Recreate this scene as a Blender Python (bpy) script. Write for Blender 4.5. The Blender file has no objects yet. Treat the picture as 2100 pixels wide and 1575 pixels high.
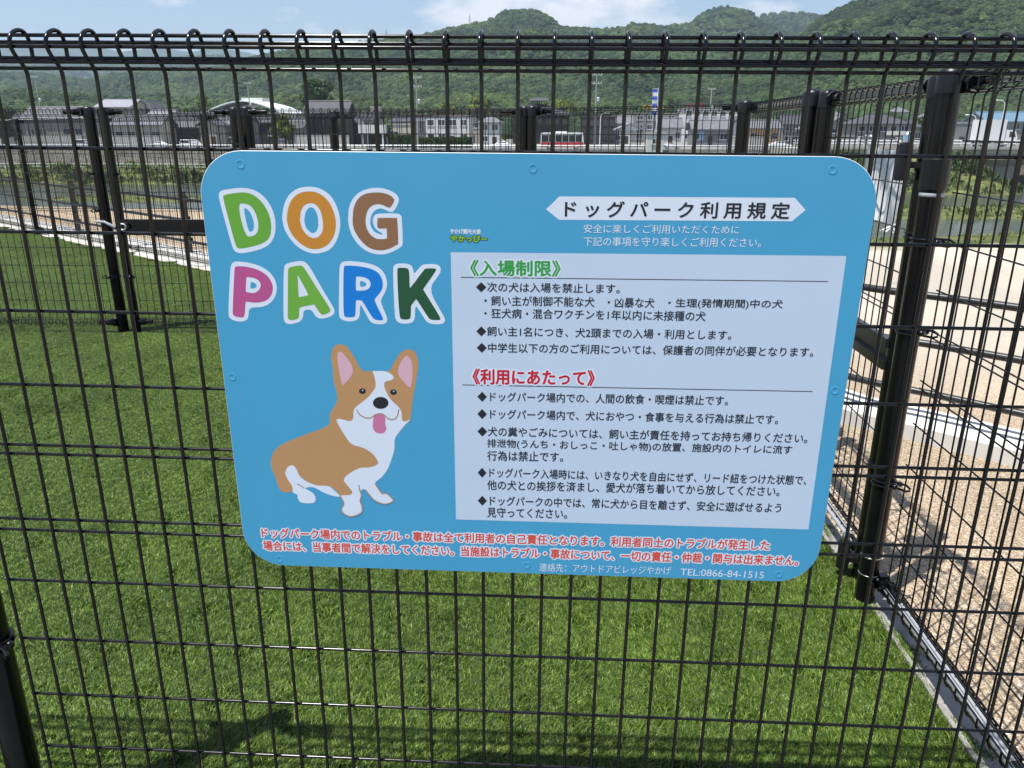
import bpy, math, random
import numpy as np
from mathutils import Vector, Matrix
random.seed(7); rng = np.random.default_rng(7)
SC = bpy.context.scene
COL = SC.collection

# ---------------------------------------------------------------- camera
RC = np.array([[9.98952144e-01, 4.57669514e-02, -2.18617891e-05],
               [1.43298801e-02, -3.13230907e-01, -9.49568878e-01],
               [-4.34657205e-02, 9.48573553e-01, -3.13558521e-01]])
CP = np.array([0.75642018, -1.14867163, 1.3748133])
FPX, CX, CY = 1577.0, 1050.0, 787.5
cam_d = bpy.data.cameras.new('camera'); cam = bpy.data.objects.new('camera', cam_d); COL.objects.link(cam)
cam_d.sensor_width = 36.0; cam_d.lens = FPX/2100*36.0; cam_d.clip_start = 0.02; cam_d.clip_end = 20000
m = Matrix.Identity(4)
for i in range(3):
    m[i][0] = RC[0][i]; m[i][1] = -RC[1][i]; m[i][2] = -RC[2][i]; m[i][3] = CP[i]
cam.matrix_world = m
SC.camera = cam

# ---------------------------------------------------------------- sky, sun, exposure
SUN = Vector((-0.262, -0.212, 1.0)).normalized()
EL = math.asin(SUN.z); AZ = math.atan2(SUN.x, SUN.y)
w = bpy.data.worlds.new('World'); SC.world = w; w.use_nodes = True
nt = w.node_tree; nt.nodes.clear()
out = nt.nodes.new('ShaderNodeOutputWorld'); bg = nt.nodes.new('ShaderNodeBackground')
sky = nt.nodes.new('ShaderNodeTexSky'); sky.sky_type = 'NISHITA'; sky.sun_disc = False
sky.sun_elevation = EL; sky.sun_rotation = AZ; sky.air_density = 1.0; sky.dust_density = .2; sky.ozone_density = 2.2
tc = nt.nodes.new('ShaderNodeTexCoord'); mp = nt.nodes.new('ShaderNodeMapping'); mp.inputs['Scale'].default_value = (4.2, 4.2, 11.0)
mp.inputs['Location'].default_value = (0.35, 0.2, 0.1)
nz = nt.nodes.new('ShaderNodeTexNoise'); nz.inputs['Scale'].default_value = 1.0; nz.inputs['Detail'].default_value = 9; nz.inputs['Roughness'].default_value = 0.58
cr = nt.nodes.new('ShaderNodeValToRGB'); cr.color_ramp.elements[0].position = 0.475; cr.color_ramp.elements[1].position = 0.585
mx = nt.nodes.new('ShaderNodeMixRGB'); mx.inputs[2].default_value = (9.8, 9.4, 9.4, 1)
L = nt.links.new
L(tc.outputs['Generated'], mp.inputs['Vector']); L(mp.outputs[0], nz.inputs['Vector']); L(nz.outputs['Fac'], cr.inputs[0])
mm = nt.nodes.new('ShaderNodeMath'); mm.operation = 'MULTIPLY'; mm.inputs[1].default_value = 0.85
sp_ = nt.nodes.new('ShaderNodeSeparateXYZ'); L(tc.outputs['Generated'], sp_.inputs[0])
mr_ = nt.nodes.new('ShaderNodeMapRange'); mr_.inputs['From Min'].default_value = -.1; mr_.inputs['From Max'].default_value = .5; L(sp_.outputs['Y'], mr_.inputs['Value'])
ml_ = nt.nodes.new('ShaderNodeMath'); ml_.operation = 'MULTIPLY'; L(mr_.outputs[0], ml_.inputs[0]); L(cr.outputs[0], ml_.inputs[1])
L(ml_.outputs[0], mm.inputs[0]); L(mm.outputs[0], mx.inputs[0]); L(sky.outputs[0], mx.inputs[1]); L(mx.outputs[0], bg.inputs[0]); L(bg.outputs[0], out.inputs[0])
bg.inputs[1].default_value = 0.092
sd = bpy.data.lights.new('sun', 'SUN'); sun = bpy.data.objects.new('sun', sd); COL.objects.link(sun)
sd.energy = 4.8; sd.angle = math.radians(0.53); sd.color = (1.0, 0.965, 0.91)
sun.rotation_euler = SUN.to_track_quat('Z', 'Y').to_euler()
SC.view_settings.view_transform = 'Standard'; SC.view_settings.look = 'None'; SC.view_settings.gamma = 1.0
SC.view_settings.exposure = 0.63

# ---------------------------------------------------------------- helpers
def ray(x, y): return RC.T @ np.array([(x-CX)/FPX, (y-CY)/FPX, 1.0])
def at(x, y, Y):                       # the point seen at photo pixel x,y that stands at world depth Y
    d = ray(x, y); return CP + d*((Y-CP[1])/d[1])
def tag(o, label=None, cat=None, group=None, kind=None):
    if label: o['label'] = label
    if cat: o['category'] = cat
    if group: o['group'] = group
    if kind: o['kind'] = kind
    return o
def empty(name, loc=(0,0,0), rot=(0,0,0), label=None, cat=None, group=None):
    o = bpy.data.objects.new(name, None); COL.objects.link(o); o.location = loc; o.rotation_euler = rot
    o.empty_display_size = .1
    return tag(o, label, cat, group)
def srgb(r, g, b):
    f = lambda c: c/12.92 if c <= .04045 else ((c+.055)/1.055)**2.4
    return (f(r/255), f(g/255), f(b/255))
MATS = {}
def mat(name, col, rough=.7, spec=.5, var=0, vscale=3.0, bump=0, bscale=60, metal=0, coat=0, bdist=.01, trans=0, rnd=0, sss=0):
    if name in MATS: return MATS[name]
    M = bpy.data.materials.new(name); M.use_nodes = True; n = M.node_tree; b = n.nodes['Principled BSDF']
    b.inputs['Base Color'].default_value = (*col, 1); b.inputs['Roughness'].default_value = rough
    b.inputs['Specular IOR Level'].default_value = spec; b.inputs['Metallic'].default_value = metal; b.inputs['Coat Weight'].default_value = coat
    b.inputs['Transmission Weight'].default_value = trans
    last = None
    if var or bump:
        t = n.nodes.new('ShaderNodeTexCoord')
    if var:
        a = n.nodes.new('ShaderNodeTexNoise'); a.inputs['Scale'].default_value = vscale; a.inputs['Detail'].default_value = 6
        n.links.new(t.outputs['Object'], a.inputs['Vector'])
        r = n.nodes.new('ShaderNodeMapRange'); r.inputs['From Min'].default_value = .3; r.inputs['From Max'].default_value = .7
        r.inputs['To Min'].default_value = 1-var; r.inputs['To Max'].default_value = 1+var
        n.links.new(a.outputs['Fac'], r.inputs['Value'])
        last = r.outputs['Result']
    if rnd:
        oi = n.nodes.new('ShaderNodeObjectInfo'); r2 = n.nodes.new('ShaderNodeMapRange')
        r2.inputs['To Min'].default_value = 1-rnd; r2.inputs['To Max'].default_value = 1+rnd
        n.links.new(oi.outputs['Random'], r2.inputs['Value'])
        if last is None: last = r2.outputs['Result']
        else:
            mu = n.nodes.new('ShaderNodeMath'); mu.operation = 'MULTIPLY'; n.links.new(last, mu.inputs[0]); n.links.new(r2.outputs['Result'], mu.inputs[1]); last = mu.outputs[0]
    if last is not None:
        h = n.nodes.new('ShaderNodeHueSaturation'); h.inputs['Color'].default_value = (*col, 1)
        n.links.new(last, h.inputs['Value']); n.links.new(h.outputs[0], b.inputs['Base Color'])
    if bump:
        a2 = n.nodes.new('ShaderNodeTexNoise'); a2.inputs['Scale'].default_value = bscale; a2.inputs['Detail'].default_value = 5
        n.links.new(t.outputs['Object'], a2.inputs['Vector'])
        bp = n.nodes.new('ShaderNodeBump'); bp.inputs['Strength'].default_value = bump; bp.inputs['Distance'].default_value = bdist
        n.links.new(a2.outputs['Fac'], bp.inputs['Height']); n.links.new(bp.outputs[0], b.inputs['Normal'])
    MATS[name] = M
    return M

class MB:
    """collects geometry and links it as ONE mesh object"""
    def __init__(s): s.v = []; s.f = []; s.m = []; s.n = 0
    def add(s, verts, faces, mi=0):
        s.v.append(np.asarray(verts, float).reshape(-1, 3))
        s.f += [tuple(int(i)+s.n for i in f) for f in faces]; s.m += [mi]*len(faces); s.n += len(s.v[-1]); return s
    def box(s, lo, hi, mi=0):
        x0, y0, z0 = lo; x1, y1, z1 = hi
        v = [(x0,y0,z0),(x1,y0,z0),(x1,y1,z0),(x0,y1,z0),(x0,y0,z1),(x1,y0,z1),(x1,y1,z1),(x0,y1,z1)]
        return s.add(v, [(0,3,2,1),(4,5,6,7),(0,1,5,4),(1,2,6,5),(2,3,7,6),(3,0,4,7)], mi)
    def tube(s, path, r, n=8, mi=0, cap=True):
        P = np.asarray(path, float); k = len(P); rr = np.broadcast_to(np.asarray(r, float), (k,))
        T = np.gradient(P, axis=0); T /= np.linalg.norm(T, axis=1, keepdims=True)+1e-12
        ref = np.array([0, 0, 1.0]) if abs(T[:, 2]).max() < .9 else (np.array([1.0, 0, 0]) if abs(T[:, 0]).max() < .9 else np.array([0.31, .83, .46]))
        a = np.arange(n)*2*np.pi/n; V = []
        for i in range(k):
            u = np.cross(ref, T[i]); u /= np.linalg.norm(u)+1e-12; w_ = np.cross(T[i], u)
            V.append(P[i]+rr[i]*(np.outer(np.cos(a), u)+np.outer(np.sin(a), w_)))
        F = []
        for i in range(k-1):
            for j in range(n):
                j2 = (j+1) % n; F.append((i*n+j, i*n+j2, (i+1)*n+j2, (i+1)*n+j))
        if cap: F.append(tuple(range(n-1, -1, -1))); F.append(tuple((k-1)*n+j for j in range(n)))
        return s.add(np.vstack(V), F, mi)
    def cyl(s, p0, p1, r, n=16, mi=0, r1=None):
        return s.tube([p0, p1], [r, r if r1 is None else r1], n, mi)
    def lathe(s, prof, c, n=16, mi=0):                # prof: (radius, z) going up, axis z at c
        a = np.arange(n)*2*np.pi/n; V = []
        for r, z in prof: V += [(c[0]+r*math.cos(t), c[1]+r*math.sin(t), c[2]+z) for t in a]
        F = []
        for i in range(len(prof)-1):
            for j in range(n):
                j2 = (j+1) % n; F.append((i*n+j, i*n+j2, (i+1)*n+j2, (i+1)*n+j))
        F.append(tuple(range(n-1, -1, -1))); F.append(tuple((len(prof)-1)*n+j for j in range(n)))
        return s.add(V, F, mi)
    def ball(s, c, r, n=10, mi=0, sq=(1,1,1)):
        V = []; k = n//2+1
        for i in range(k):
            ph = math.pi*i/(k-1)
            V += [(c[0]+sq[0]*r*math.sin(ph)*math.cos(2*math.pi*j/n), c[1]+sq[1]*r*math.sin(ph)*math.sin(2*math.pi*j/n), c[2]-sq[2]*r*math.cos(ph)) for j in range(n)]
        F = [(i*n+j, i*n+(j+1) % n, (i+1)*n+(j+1) % n, (i+1)*n+j) for i in range(k-1) for j in range(n)]
        return s.add(V, F, mi)
    def build(s, name, mats, parent=None, smooth=False, loc=None):
        me = bpy.data.meshes.new(name)
        me.from_pydata(np.vstack(s.v).tolist() if s.v else [], [], s.f)
        for M in (mats if isinstance(mats, (list, tuple)) else [mats]): me.materials.append(M)
        if len(s.m): me.polygons.foreach_set('material_index', s.m)
        if smooth:
            me.polygons.foreach_set('use_smooth', [True]*len(me.polygons))
            try: me.set_sharp_from_angle(angle=math.radians(42))
            except Exception: pass
        me.update()
        o = bpy.data.objects.new(name, me); COL.objects.link(o)
        if parent is not None: o.parent = parent
        if loc is not None: o.location = loc
        return o

# ---------------------------------------------------------------- materials
M_blk = mat('black_gloss_coat', (.0035, .0035, .0045), rough=.2, spec=.42, bump=.03, bscale=90, bdist=.002)
M_blkm = mat('black_satin_coat', (.0045, .0045, .0055), rough=.2, spec=.28, var=.25, vscale=9, bump=.04, bscale=240, bdist=.001)
M_plas = mat('black_plastic', (.006, .006, .007), rough=.38, spec=.4)
M_rail = mat('dark_bronze_rail', (.02, .019, .018), rough=.3, spec=.6)
M_steel = mat('bright_steel', (.62, .63, .65), rough=.25, metal=1)
M_zinc = mat('grey_cast_metal', (.5, .51, .52), rough=.4, metal=.7)
M_white = mat('white_paint', (.78, .78, .76), rough=.5)
M_tie = mat('white_string', (.8, .8, .78), rough=.8)

# ================================================================ GROUND
def grid_mesh(name, xs, ys, zf, material, kind='structure', smooth=True):
    X, Y = np.meshgrid(xs, ys); Z = zf(X, Y); V = np.stack([X, Y, Z], -1).reshape(-1, 3); nx = len(xs)
    F = [(j*nx+i, j*nx+i+1, (j+1)*nx+i+1, (j+1)*nx+i) for j in range(len(ys)-1) for i in range(nx-1)]
    b = MB().add(V, F); o = b.build(name, material, smooth=smooth)
    return tag(o, kind=kind)
def smoothstep(a, b, x): t = np.clip((x-a)/(b-a), 0, 1); return t*t*(3-2*t)
def wob(X, Y, s, seed=0):
    return np.sin(X*s+1.3*seed)*np.cos(Y*s*1.17+.7*seed)+.5*np.sin(X*s*2.3+Y*s*1.9+seed)
GZ = -1.8
def edge_y(X): return np.interp(X, [-60, -14, -6, 0, 4, 7, 12, 60], [19, 14.5, 13.3, 11.2, 9.9, 10.4, 12, 20])
def ground_z(X, Y):
    e = edge_y(X)
    z = -6.6*smoothstep(0, 9.5, Y-e)-.10*smoothstep(-1.0, 0, (Y-e)/np.interp(X, [-3, 2], [.35, 2.2]))
    # far bank: rises out of the river to the terrace, then the town level
    z = np.where(Y > 60, -6.6+2.2*smoothstep(104, 117, Y+.03*X)*(1-smoothstep(56, 63, X)), z)
    z = np.where(Y+.03*X > 124.6, GZ, z)
    isl = .72*np.exp(-((Y-86-.02*X)/4.2)**2)*smoothstep(-70, -50, X)*(1-smoothstep(-14, 0, X))
    isr = np.exp(-((Y-73)/5.5)**2)*smoothstep(10, 22, X)
    bankr = 4.0*smoothstep(92, 108, Y)*smoothstep(30, 40, X)*(1-smoothstep(55, 62, X))
    z = z+np.where((Y > 55) & (Y < 125), 1.25*isl+1.15*isr+.12*wob(X, Y, .5), 0)
    z = z+np.where((Y > 60) & (Y+.03*X <= 124.6), np.minimum(bankr, 1e9), 0)
    z = np.where(Y+.03*X > 124.6, GZ, np.minimum(z, np.where(Y > 60, GZ-.2, 9)))
    return z
ys = np.concatenate([np.linspace(-40, -6, 12), np.linspace(-5, 9, 36), np.linspace(9.3, 24, 60), np.linspace(25, 66, 42), np.linspace(67, 128, 124), np.linspace(130, 300, 20), np.linspace(340, 6000, 40)])
xs = np.concatenate([np.linspace(-4500, -170, 24), np.linspace(-160, -24, 69), np.linspace(-23, 23, 93), np.linspace(24, 160, 69), np.linspace(170, 4500, 24)])
def ground_material():
    M = bpy.data.materials.new('gravel_and_bank'); M.use_nodes = True; n = M.node_tree; b = n.nodes['Principled BSDF']; l = n.links.new
    g = n.nodes.new('ShaderNodeNewGeometry'); sep = n.nodes.new('ShaderNodeSeparateXYZ'); l(g.outputs['Position'], sep.inputs[0])
    def noise(sc, det=5):
        q = n.nodes.new('ShaderNodeTexNoise'); q.inputs['Scale'].default_value = sc; q.inputs['Detail'].default_value = det; l(g.outputs['Position'], q.inputs['Vector']); return q
    def ramp(src, pts):
        q = n.nodes.new('ShaderNodeValToRGB'); e = q.color_ramp.elements
        e[0].position, e[0].color = pts[0][0], (*pts[0][1], 1); e[1].position, e[1].color = pts[-1][0], (*pts[-1][1], 1)
        for p, c in pts[1:-1]: k = e.new(p); k.color = (*c, 1)
        l(src, q.inputs[0]); return q
    def mix(f, a, c):
        q = n.nodes.new('ShaderNodeMixRGB'); l(f, q.inputs[0]); l(a, q.inputs[1]); l(c, q.inputs[2]); return q.outputs[0]
    # pebbles: voronoi cells with their own colour
    vo = n.nodes.new('ShaderNodeTexVoronoi'); vo.inputs['Scale'].default_value = 210; l(g.outputs['Position'], vo.inputs['Vector'])
    bw = n.nodes.new('ShaderNodeRGBToBW'); l(vo.outputs['Color'], bw.inputs[0])
    peb = ramp(bw.outputs[0], [(.1, (.19, .135, .085)), (.35, (.37, .275, .18)), (.6, (.48, .38, .265)), (.9, (.68, .60, .48))])
    fine = noise(420, 3); big = noise(.55, 4)
    sand = ramp(fine.outputs['Fac'], [(.3, (.47, .415, .335)), (.7, (.66, .60, .505))])
    # the sandy lot lies on the right beyond the kerb
    d = n.nodes.new('ShaderNodeVectorMath'); d.operation = 'DOT_PRODUCT'; d.inputs[1].default_value = (.62, .78, 0); l(g.outputs['Position'], d.inputs[0])
    mr = n.nodes.new('ShaderNodeMapRange'); mr.inputs['From Min'].default_value = 3.75; mr.inputs['From Max'].default_value = 5.6; l(d.outputs['Value'], mr.inputs['Value'])
    mrx = n.nodes.new('ShaderNodeMapRange'); mrx.inputs['From Min'].default_value = -2.5; mrx.inputs['From Max'].default_value = 1.5; l(sep.outputs['X'], mrx.inputs['Value'])
    mu = n.nodes.new('ShaderNodeMath'); mu.operation = 'MULTIPLY'; l(mr.outputs[0], mu.inputs[0]); l(mrx.outputs[0], mu.inputs[1])
    gr = mix(mu.outputs[0], peb.outputs[0], sand.outputs[0])
    dk = ramp(big.outputs['Fac'], [(.35, (.82, .82, .82)), (.65, (1.08, 1.06, 1.04))])
    mm_ = n.nodes.new('ShaderNodeMixRGB'); mm_.blend_type = 'MULTIPLY'; mm_.inputs[0].default_value = 1; l(gr, mm_.inputs[1]); l(dk.outputs[0], mm_.inputs[2])
    # grass where the land falls to the river and on the banks (height decides)
    gn = noise(1.1, 8); grass = ramp(gn.outputs['Fac'], [(.3, (.05, .07, .025)), (.5, (.105, .125, .042)), (.7, (.215, .215, .09))])
    hz = n.nodes.new('ShaderNodeMath'); hz.operation = 'ADD'; l(sep.outputs['Z'], hz.inputs[0])
    n2 = noise(1.7, 4); sc2 = n.nodes.new('ShaderNodeMath'); sc2.operation = 'MULTIPLY_ADD'; sc2.inputs[1].default_value = .16; sc2.inputs[2].default_value = -.08; l(n2.outputs['Fac'], sc2.inputs[0]); l(sc2.outputs[0], hz.inputs[1])
    mg = n.nodes.new('ShaderNodeMapRange'); mg.inputs['From Min'].default_value = -.022; mg.inputs['From Max'].default_value = -.06; l(hz.outputs[0], mg.inputs['Value'])
    gr2 = mix(mg.outputs[0], mm_.outputs[0], grass.outputs[0])
    tn = noise(.12, 6); town = ramp(tn.outputs['Fac'], [(.35, (.16, .155, .145)), (.55, (.27, .26, .24)), (.68, (.14, .15, .09))])
    mt = n.nodes.new('ShaderNodeMapRange'); mt.inputs['From Min'].default_value = 121; mt.inputs['From Max'].default_value = 125; l(sep.outputs['Y'], mt.inputs['Value'])
    gr2 = mix(mt.outputs[0], gr2, town.outputs[0])
    l(gr2, b.inputs['Base Color']); b.inputs['Roughness'].default_value = .95; b.inputs['Specular IOR Level'].default_value = .15
    bp = n.nodes.new('ShaderNodeBump'); bp.inputs['Strength'].default_value = .9; bp.inputs['Distance'].default_value = .006; l(vo.outputs['Distance'], bp.inputs['Height']); bp.invert = True
    l(bp.outputs[0], b.inputs['Normal'])
    return M
grid_mesh('ground', xs, ys, ground_z, ground_material())
bounce_sheet = MB().add([(-30, -9, .006), (30, -9, .006), (30, -.14, .006), (-30, -.14, .006)], [(0, 1, 2, 3)]).build('path', mat('bounce_sheet_grey', (.17, .175, .18), rough=.95, spec=.1, var=.12, vscale=3)); tag(bounce_sheet, kind='structure')  # unseen grey sheet, added to temper the warm bounce on fence and sign
def river_material():
    M = bpy.data.materials.new('river_water'); M.use_nodes = True; n = M.node_tree; b = n.nodes['Principled BSDF']; l = n.links.new
    b.inputs['Base Color'].default_value = (.06, .075, .065, 1); b.inputs['Roughness'].default_value = .12
    g = n.nodes.new('ShaderNodeNewGeometry'); q = n.nodes.new('ShaderNodeTexNoise'); q.inputs['Scale'].default_value = 1.6; q.inputs['Detail'].default_value = 6
    mp_ = n.nodes.new('ShaderNodeMapping'); mp_.inputs['Scale'].default_value = (.5, 1.4, 1); l(g.outputs['Position'], mp_.inputs[0]); l(mp_.outputs[0], q.inputs['Vector'])
    bp = n.nodes.new('ShaderNodeBump'); bp.inputs['Strength'].default_value = .5; bp.inputs['Distance'].default_value = .08; l(q.outputs['Fac'], bp.inputs['Height']); l(bp.outputs[0], b.inputs['Normal'])
    return M
grid_mesh('river', np.linspace(-400, 400, 3), np.linspace(18, 124, 3), lambda X, Y: X*0-6.0, river_material())

# ---------------------------------------------------------------- turf
M_turfb = mat('turf_backing', (.014, .026, .006), rough=.95, spec=.1, var=.3, vscale=14)
DK = .76                                            # slope of the slanting fence
def fy(x): return 4.0-DK*(x-.67)
tb = MB().add([(-13, -.06, .004), (1.735, -.06, .004), (1.775, 3.13, .004), (.67, 3.97, .004), (-13, fy(-13)-.03, .004)], [(0, 1, 2, 3, 4)])
tag(tb.build('turf_base', M_turfb), kind='structure')

def turf_material():
    M = bpy.data.materials.new('turf_blade'); M.use_nodes = True; n = M.node_tree; b = n.nodes['Principled BSDF']; l = n.links.new
    at_ = n.nodes.new('ShaderNodeAttribute'); at_.attribute_name = 'tone'
    r = n.nodes.new('ShaderNodeValToRGB'); e = r.color_ramp.elements
    e[0].position = 0; e[0].color = (.010, .028, .002, 1); e[1].position = 1; e[1].color = (.21, .275, .055, 1)
    k = e.new(.55); k.color = (.060, .114, .008, 1)
    l(at_.outputs['Fac'], r.inputs[0])
    g = n.nodes.new('ShaderNodeNewGeometry'); q = n.nodes.new('ShaderNodeTexNoise'); q.inputs['Scale'].default_value = 2.2; q.inputs['Detail'].default_value = 5; l(g.outputs['Position'], q.inputs['Vector'])
    mr = n.nodes.new('ShaderNodeMapRange'); mr.inputs['From Min'].default_value = .3; mr.inputs['From Max'].default_value = .7; mr.inputs['To Min'].default_value = .78; mr.inputs['To Max'].default_value = 1.25; l(q.outputs['Fac'], mr.inputs['Value'])
    h = n.nodes.new('ShaderNodeHueSaturation'); l(r.outputs[0], h.inputs['Color']); l(mr.outputs[0], h.inputs['Value'])
    l(h.outputs[0], b.inputs['Base Color']); b.inputs['Roughness'].default_value = .42; b.inputs['Specular IOR Level'].default_value = .32
    b.inputs['Subsurface Weight'].default_value = 0
    return M
def turf():
    T = .30; V = []; F = []; tone = []
    for k in range(1050):                              # tufts, each a spray of blades
        cx, cy = rng.uniform(-T/2, T/2, 2); lean = rng.normal(0, .36, 2)+np.array([0, .55]); tt = rng.uniform(.08, .82)
        for j in range(9):
            bx, by = cx+rng.normal(0, .0055), cy+rng.normal(0, .0055); a = rng.uniform(0, 2*math.pi); hgt = rng.uniform(.009, .019)
            dx, dy = lean+rng.normal(0, .33, 2); wd = rng.uniform(.0006, .00105); ux, uy = math.cos(a)*wd, math.sin(a)*wd
            p1 = (bx+dx*hgt*.35, by+dy*hgt*.35, hgt*.6); p2 = (bx+dx*hgt*1.1, by+dy*hgt*1.1, hgt*(1-.25*min(1, dx*dx+dy*dy)))
            o = len(V)
            V += [(bx-ux, by-uy, 0), (bx+ux, by+uy, 0), (p1[0]-ux, p1[1]-uy, p1[2]), (p1[0]+ux, p1[1]+uy, p1[2]), p2]
            F += [(o, o+1, o+3, o+2), (o+2, o+3, o+4)]
            t1 = np.clip(tt+rng.normal(0, .17), 0, 1)
            if rng.random() < .035: t1 = 1.0
            tone += [t1]*5
    b = MB().add(V, F); o = b.build('turf', turf_material())
    at_ = o.data.attributes.new('tone', 'FLOAT', 'POINT'); at_.data.foreach_set('value', tone)
    # points of the lawn; the tile is instanced on a grid inside the fences
    ng = bpy.data.node_groups.new('turf_tiles', 'GeometryNodeTree')
    ng.interface.new_socket(name='Geometry', in_out='INPUT', socket_type='NodeSocketGeometry')
    ng.interface.new_socket(name='Geometry', in_out='OUTPUT', socket_type='NodeSocketGeometry')
    N = ng.nodes.new; l = ng.links.new
    gi = N('NodeGroupInput'); go = N('NodeGroupOutput')
    st = T*.62
    nx, ny = int(11.6/st), int(11.9/st)
    gr = N('GeometryNodeMeshGrid'); gr.inputs['Size X'].default_value = nx*st; gr.inputs['Size Y'].default_value = ny*st
    gr.inputs['Vertices X'].default_value = nx+1; gr.inputs['Vertices Y'].default_value = ny+1
    tr = N('GeometryNodeTransform'); tr.inputs['Translation'].default_value = (1.612-nx*st/2, ny*st/2+.02, .004)
    pos = N('GeometryNodeInputPosition'); dt = N('ShaderNodeVectorMath'); dt.operation = 'DOT_PRODUCT'; dt.inputs[1].default_value = (DK, 1, 0)
    cmp_ = N('FunctionNodeCompare'); cmp_.data_type = 'FLOAT'; cmp_.operation = 'LESS_THAN'; cmp_.inputs[1].default_value = 4.0+DK*.67-.17
    l(pos.outputs[0], dt.inputs[0]); l(dt.outputs['Value'], cmp_.inputs[0])
    io = N('GeometryNodeInstanceOnPoints')
    rv = N('FunctionNodeRandomValue'); rv.data_type = 'FLOAT_VECTOR'; rv.inputs[0].default_value = (-.02, -.02, -.55); rv.inputs[1].default_value = (.02, .02, .55)
    # patches of turf brushed one way or the other
    qn = N('ShaderNodeTexNoise'); qn.inputs['Scale'].default_value = .55; qn.inputs['Detail'].default_value = 2; l(pos.outputs[0], qn.inputs['Vector'])
    qm = N('ShaderNodeMath'); qm.operation = 'MULTIPLY_ADD'; qm.inputs[1].default_value = 6.0; qm.inputs[2].default_value = -2.6; l(qn.outputs['Fac'], qm.inputs[0])
    cx_ = N('ShaderNodeCombineXYZ'); l(qm.outputs[0], cx_.inputs['Z']); av = N('ShaderNodeVectorMath'); av.operation = 'ADD'; l(cx_.outputs[0], av.inputs[0]); l(rv.outputs[0], av.inputs[1])
    l(gr.outputs['Mesh'], tr.inputs['Geometry']); l(tr.outputs[0], io.inputs['Points']); l(gi.outputs[0], io.inputs['Instance']); l(cmp_.outputs[0], io.inputs['Selection'])
    l(av.outputs[0], io.inputs['Rotation']); l(io.outputs[0], go.inputs[0])
    md = o.modifiers.new('tiles', 'NODES'); md.node_group = ng
    return tag(o, 'short green artificial grass covering the dog run', 'artificial grass', kind='stuff')
turf()

def stones():
    V = []; F = []; tone = []
    q = np.array([(1, 0, 0), (0, 1, 0), (-1, 0, 0), (0, -1, 0), (0, 0, 1), (.7, .7, .45), (-.7, .7, .5), (-.7, -.7, .4), (.7, -.7, .5)], float)
    fc = [(0, 5, 4), (5, 1, 4), (1, 6, 4), (6, 2, 4), (2, 7, 4), (7, 3, 4), (3, 8, 4), (8, 0, 4)]
    r_ = np.random.default_rng(3)
    for k in range(20000):
        y = r_.uniform(-.1, 2.9); x = 1.82+r_.random()**1.2*1.25
        if x+.82*y > 4.5: continue
        a = r_.uniform(0, 6.28); c, s_ = math.cos(a), math.sin(a); r0 = r_.uniform(.0013, .0030)*(1.7 if r_.random() < .05 else 1)
        P = q*np.array([r0*r_.uniform(.8, 1.4), r0, r0*r_.uniform(.5, .9)])
        V += np.stack([x+P[:, 0]*c-P[:, 1]*s_, y+P[:, 0]*s_+P[:, 1]*c, P[:, 2]], 1).tolist(); o = len(V)-9; F += [(o+i, o+j, o+m_) for i, j, m_ in fc]; tone += [r_.random()]*9
    M = bpy.data.materials.new('gravel_stone'); M.use_nodes = True; n = M.node_tree; b = n.nodes['Principled BSDF']; a_ = n.nodes.new('ShaderNodeAttribute'); a_.attribute_name = 'tone'
    c = n.nodes.new('ShaderNodeValToRGB'); e = c.color_ramp.elements; e[0].color = (.15, .105, .07, 1); e[1].color = (.72, .66, .56, 1); k = e.new(.5); k.color = (.42, .33, .22, 1); n.links.new(a_.outputs['Fac'], c.inputs[0]); n.links.new(c.outputs[0], b.inputs['Base Color']); b.inputs['Roughness'].default_value = .8
    o = MB().add(V, F).build('gravel', M); t = o.data.attributes.new('tone', 'FLOAT', 'POINT'); t.data.foreach_set('value', tone); tag(o, 'fine tan gravel between the right fence and the pale kerb', 'gravel', kind='stuff')
stones()
# ---------------------------------------------------------------- kerb and footings
M_conc = mat('pale_concrete', (.62, .60, .56), rough=.9, spec=.2, var=.12, vscale=5, bump=.25, bscale=160, bdist=.003)
KN = [(6.2, -.7), (4.6, .35), (3.5, 1.27), (2.79, 1.95), (2.49, 2.23), (2.2, 2.49), (1.95, 2.93), (1.65, 3.42), (.62, 4.22), (-.92, 5.36), (-2.75, 6.74), (-4.2, 7.86), (-6.2, 9.38), (-9, 11.5), (-12, 13.7)]
def offset_line(P, d):
    P = np.array(P, float); T = np.gradient(P, axis=0); T /= np.linalg.norm(T, axis=1, keepdims=True)
    return P+np.stack([T[:, 1], -T[:, 0]], 1)*d
def dense(P, k=6):                                   # Catmull-Rom through the points
    P = np.asarray(P, float); Q = np.vstack([2*P[0]-P[1], P, 2*P[-1]-P[-2]]); R_ = []
    for i in range(1, len(Q)-2):
        for t in np.linspace(0, 1, k, endpoint=False):
            a, b_, c_, d_ = Q[i-1], Q[i], Q[i+1], Q[i+2]
            R_.append(.5*((2*b_)+(-a+c_)*t+(2*a-5*b_+4*c_-d_)*t*t+(-a+3*b_-3*c_+d_)*t**3))
    R_.append(P[-1]); return np.array(R_)
KD = dense(KN)
def strip(name, P, w0, w1, z0, z1, material, ch=.012):
    A = offset_line(P, w0); B = offset_line(P, w1); V = []; F = []
    prof = lambda a, b_: [(a, z0), (a, z1-ch), (a+(b_-a)*ch/abs(w1-w0), z1), (b_-(b_-a)*ch/abs(w1-w0), z1), (b_, z1-ch), (b_, z0)]
    for a, b_ in zip(A, B):
        for p, z in prof(a, b_): V.append((p[0], p[1], z))
    for i in range(len(A)-1):
        for j in range(5): F.append((i*6+j, i*6+j+1, (i+1)*6+j+1, (i+1)*6+j))
    return MB().add(V, F).build(name, material)
kerb = strip('kerb', KD, 0, .27, -.05, .085, M_conc); tag(kerb, kind='structure')
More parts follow.
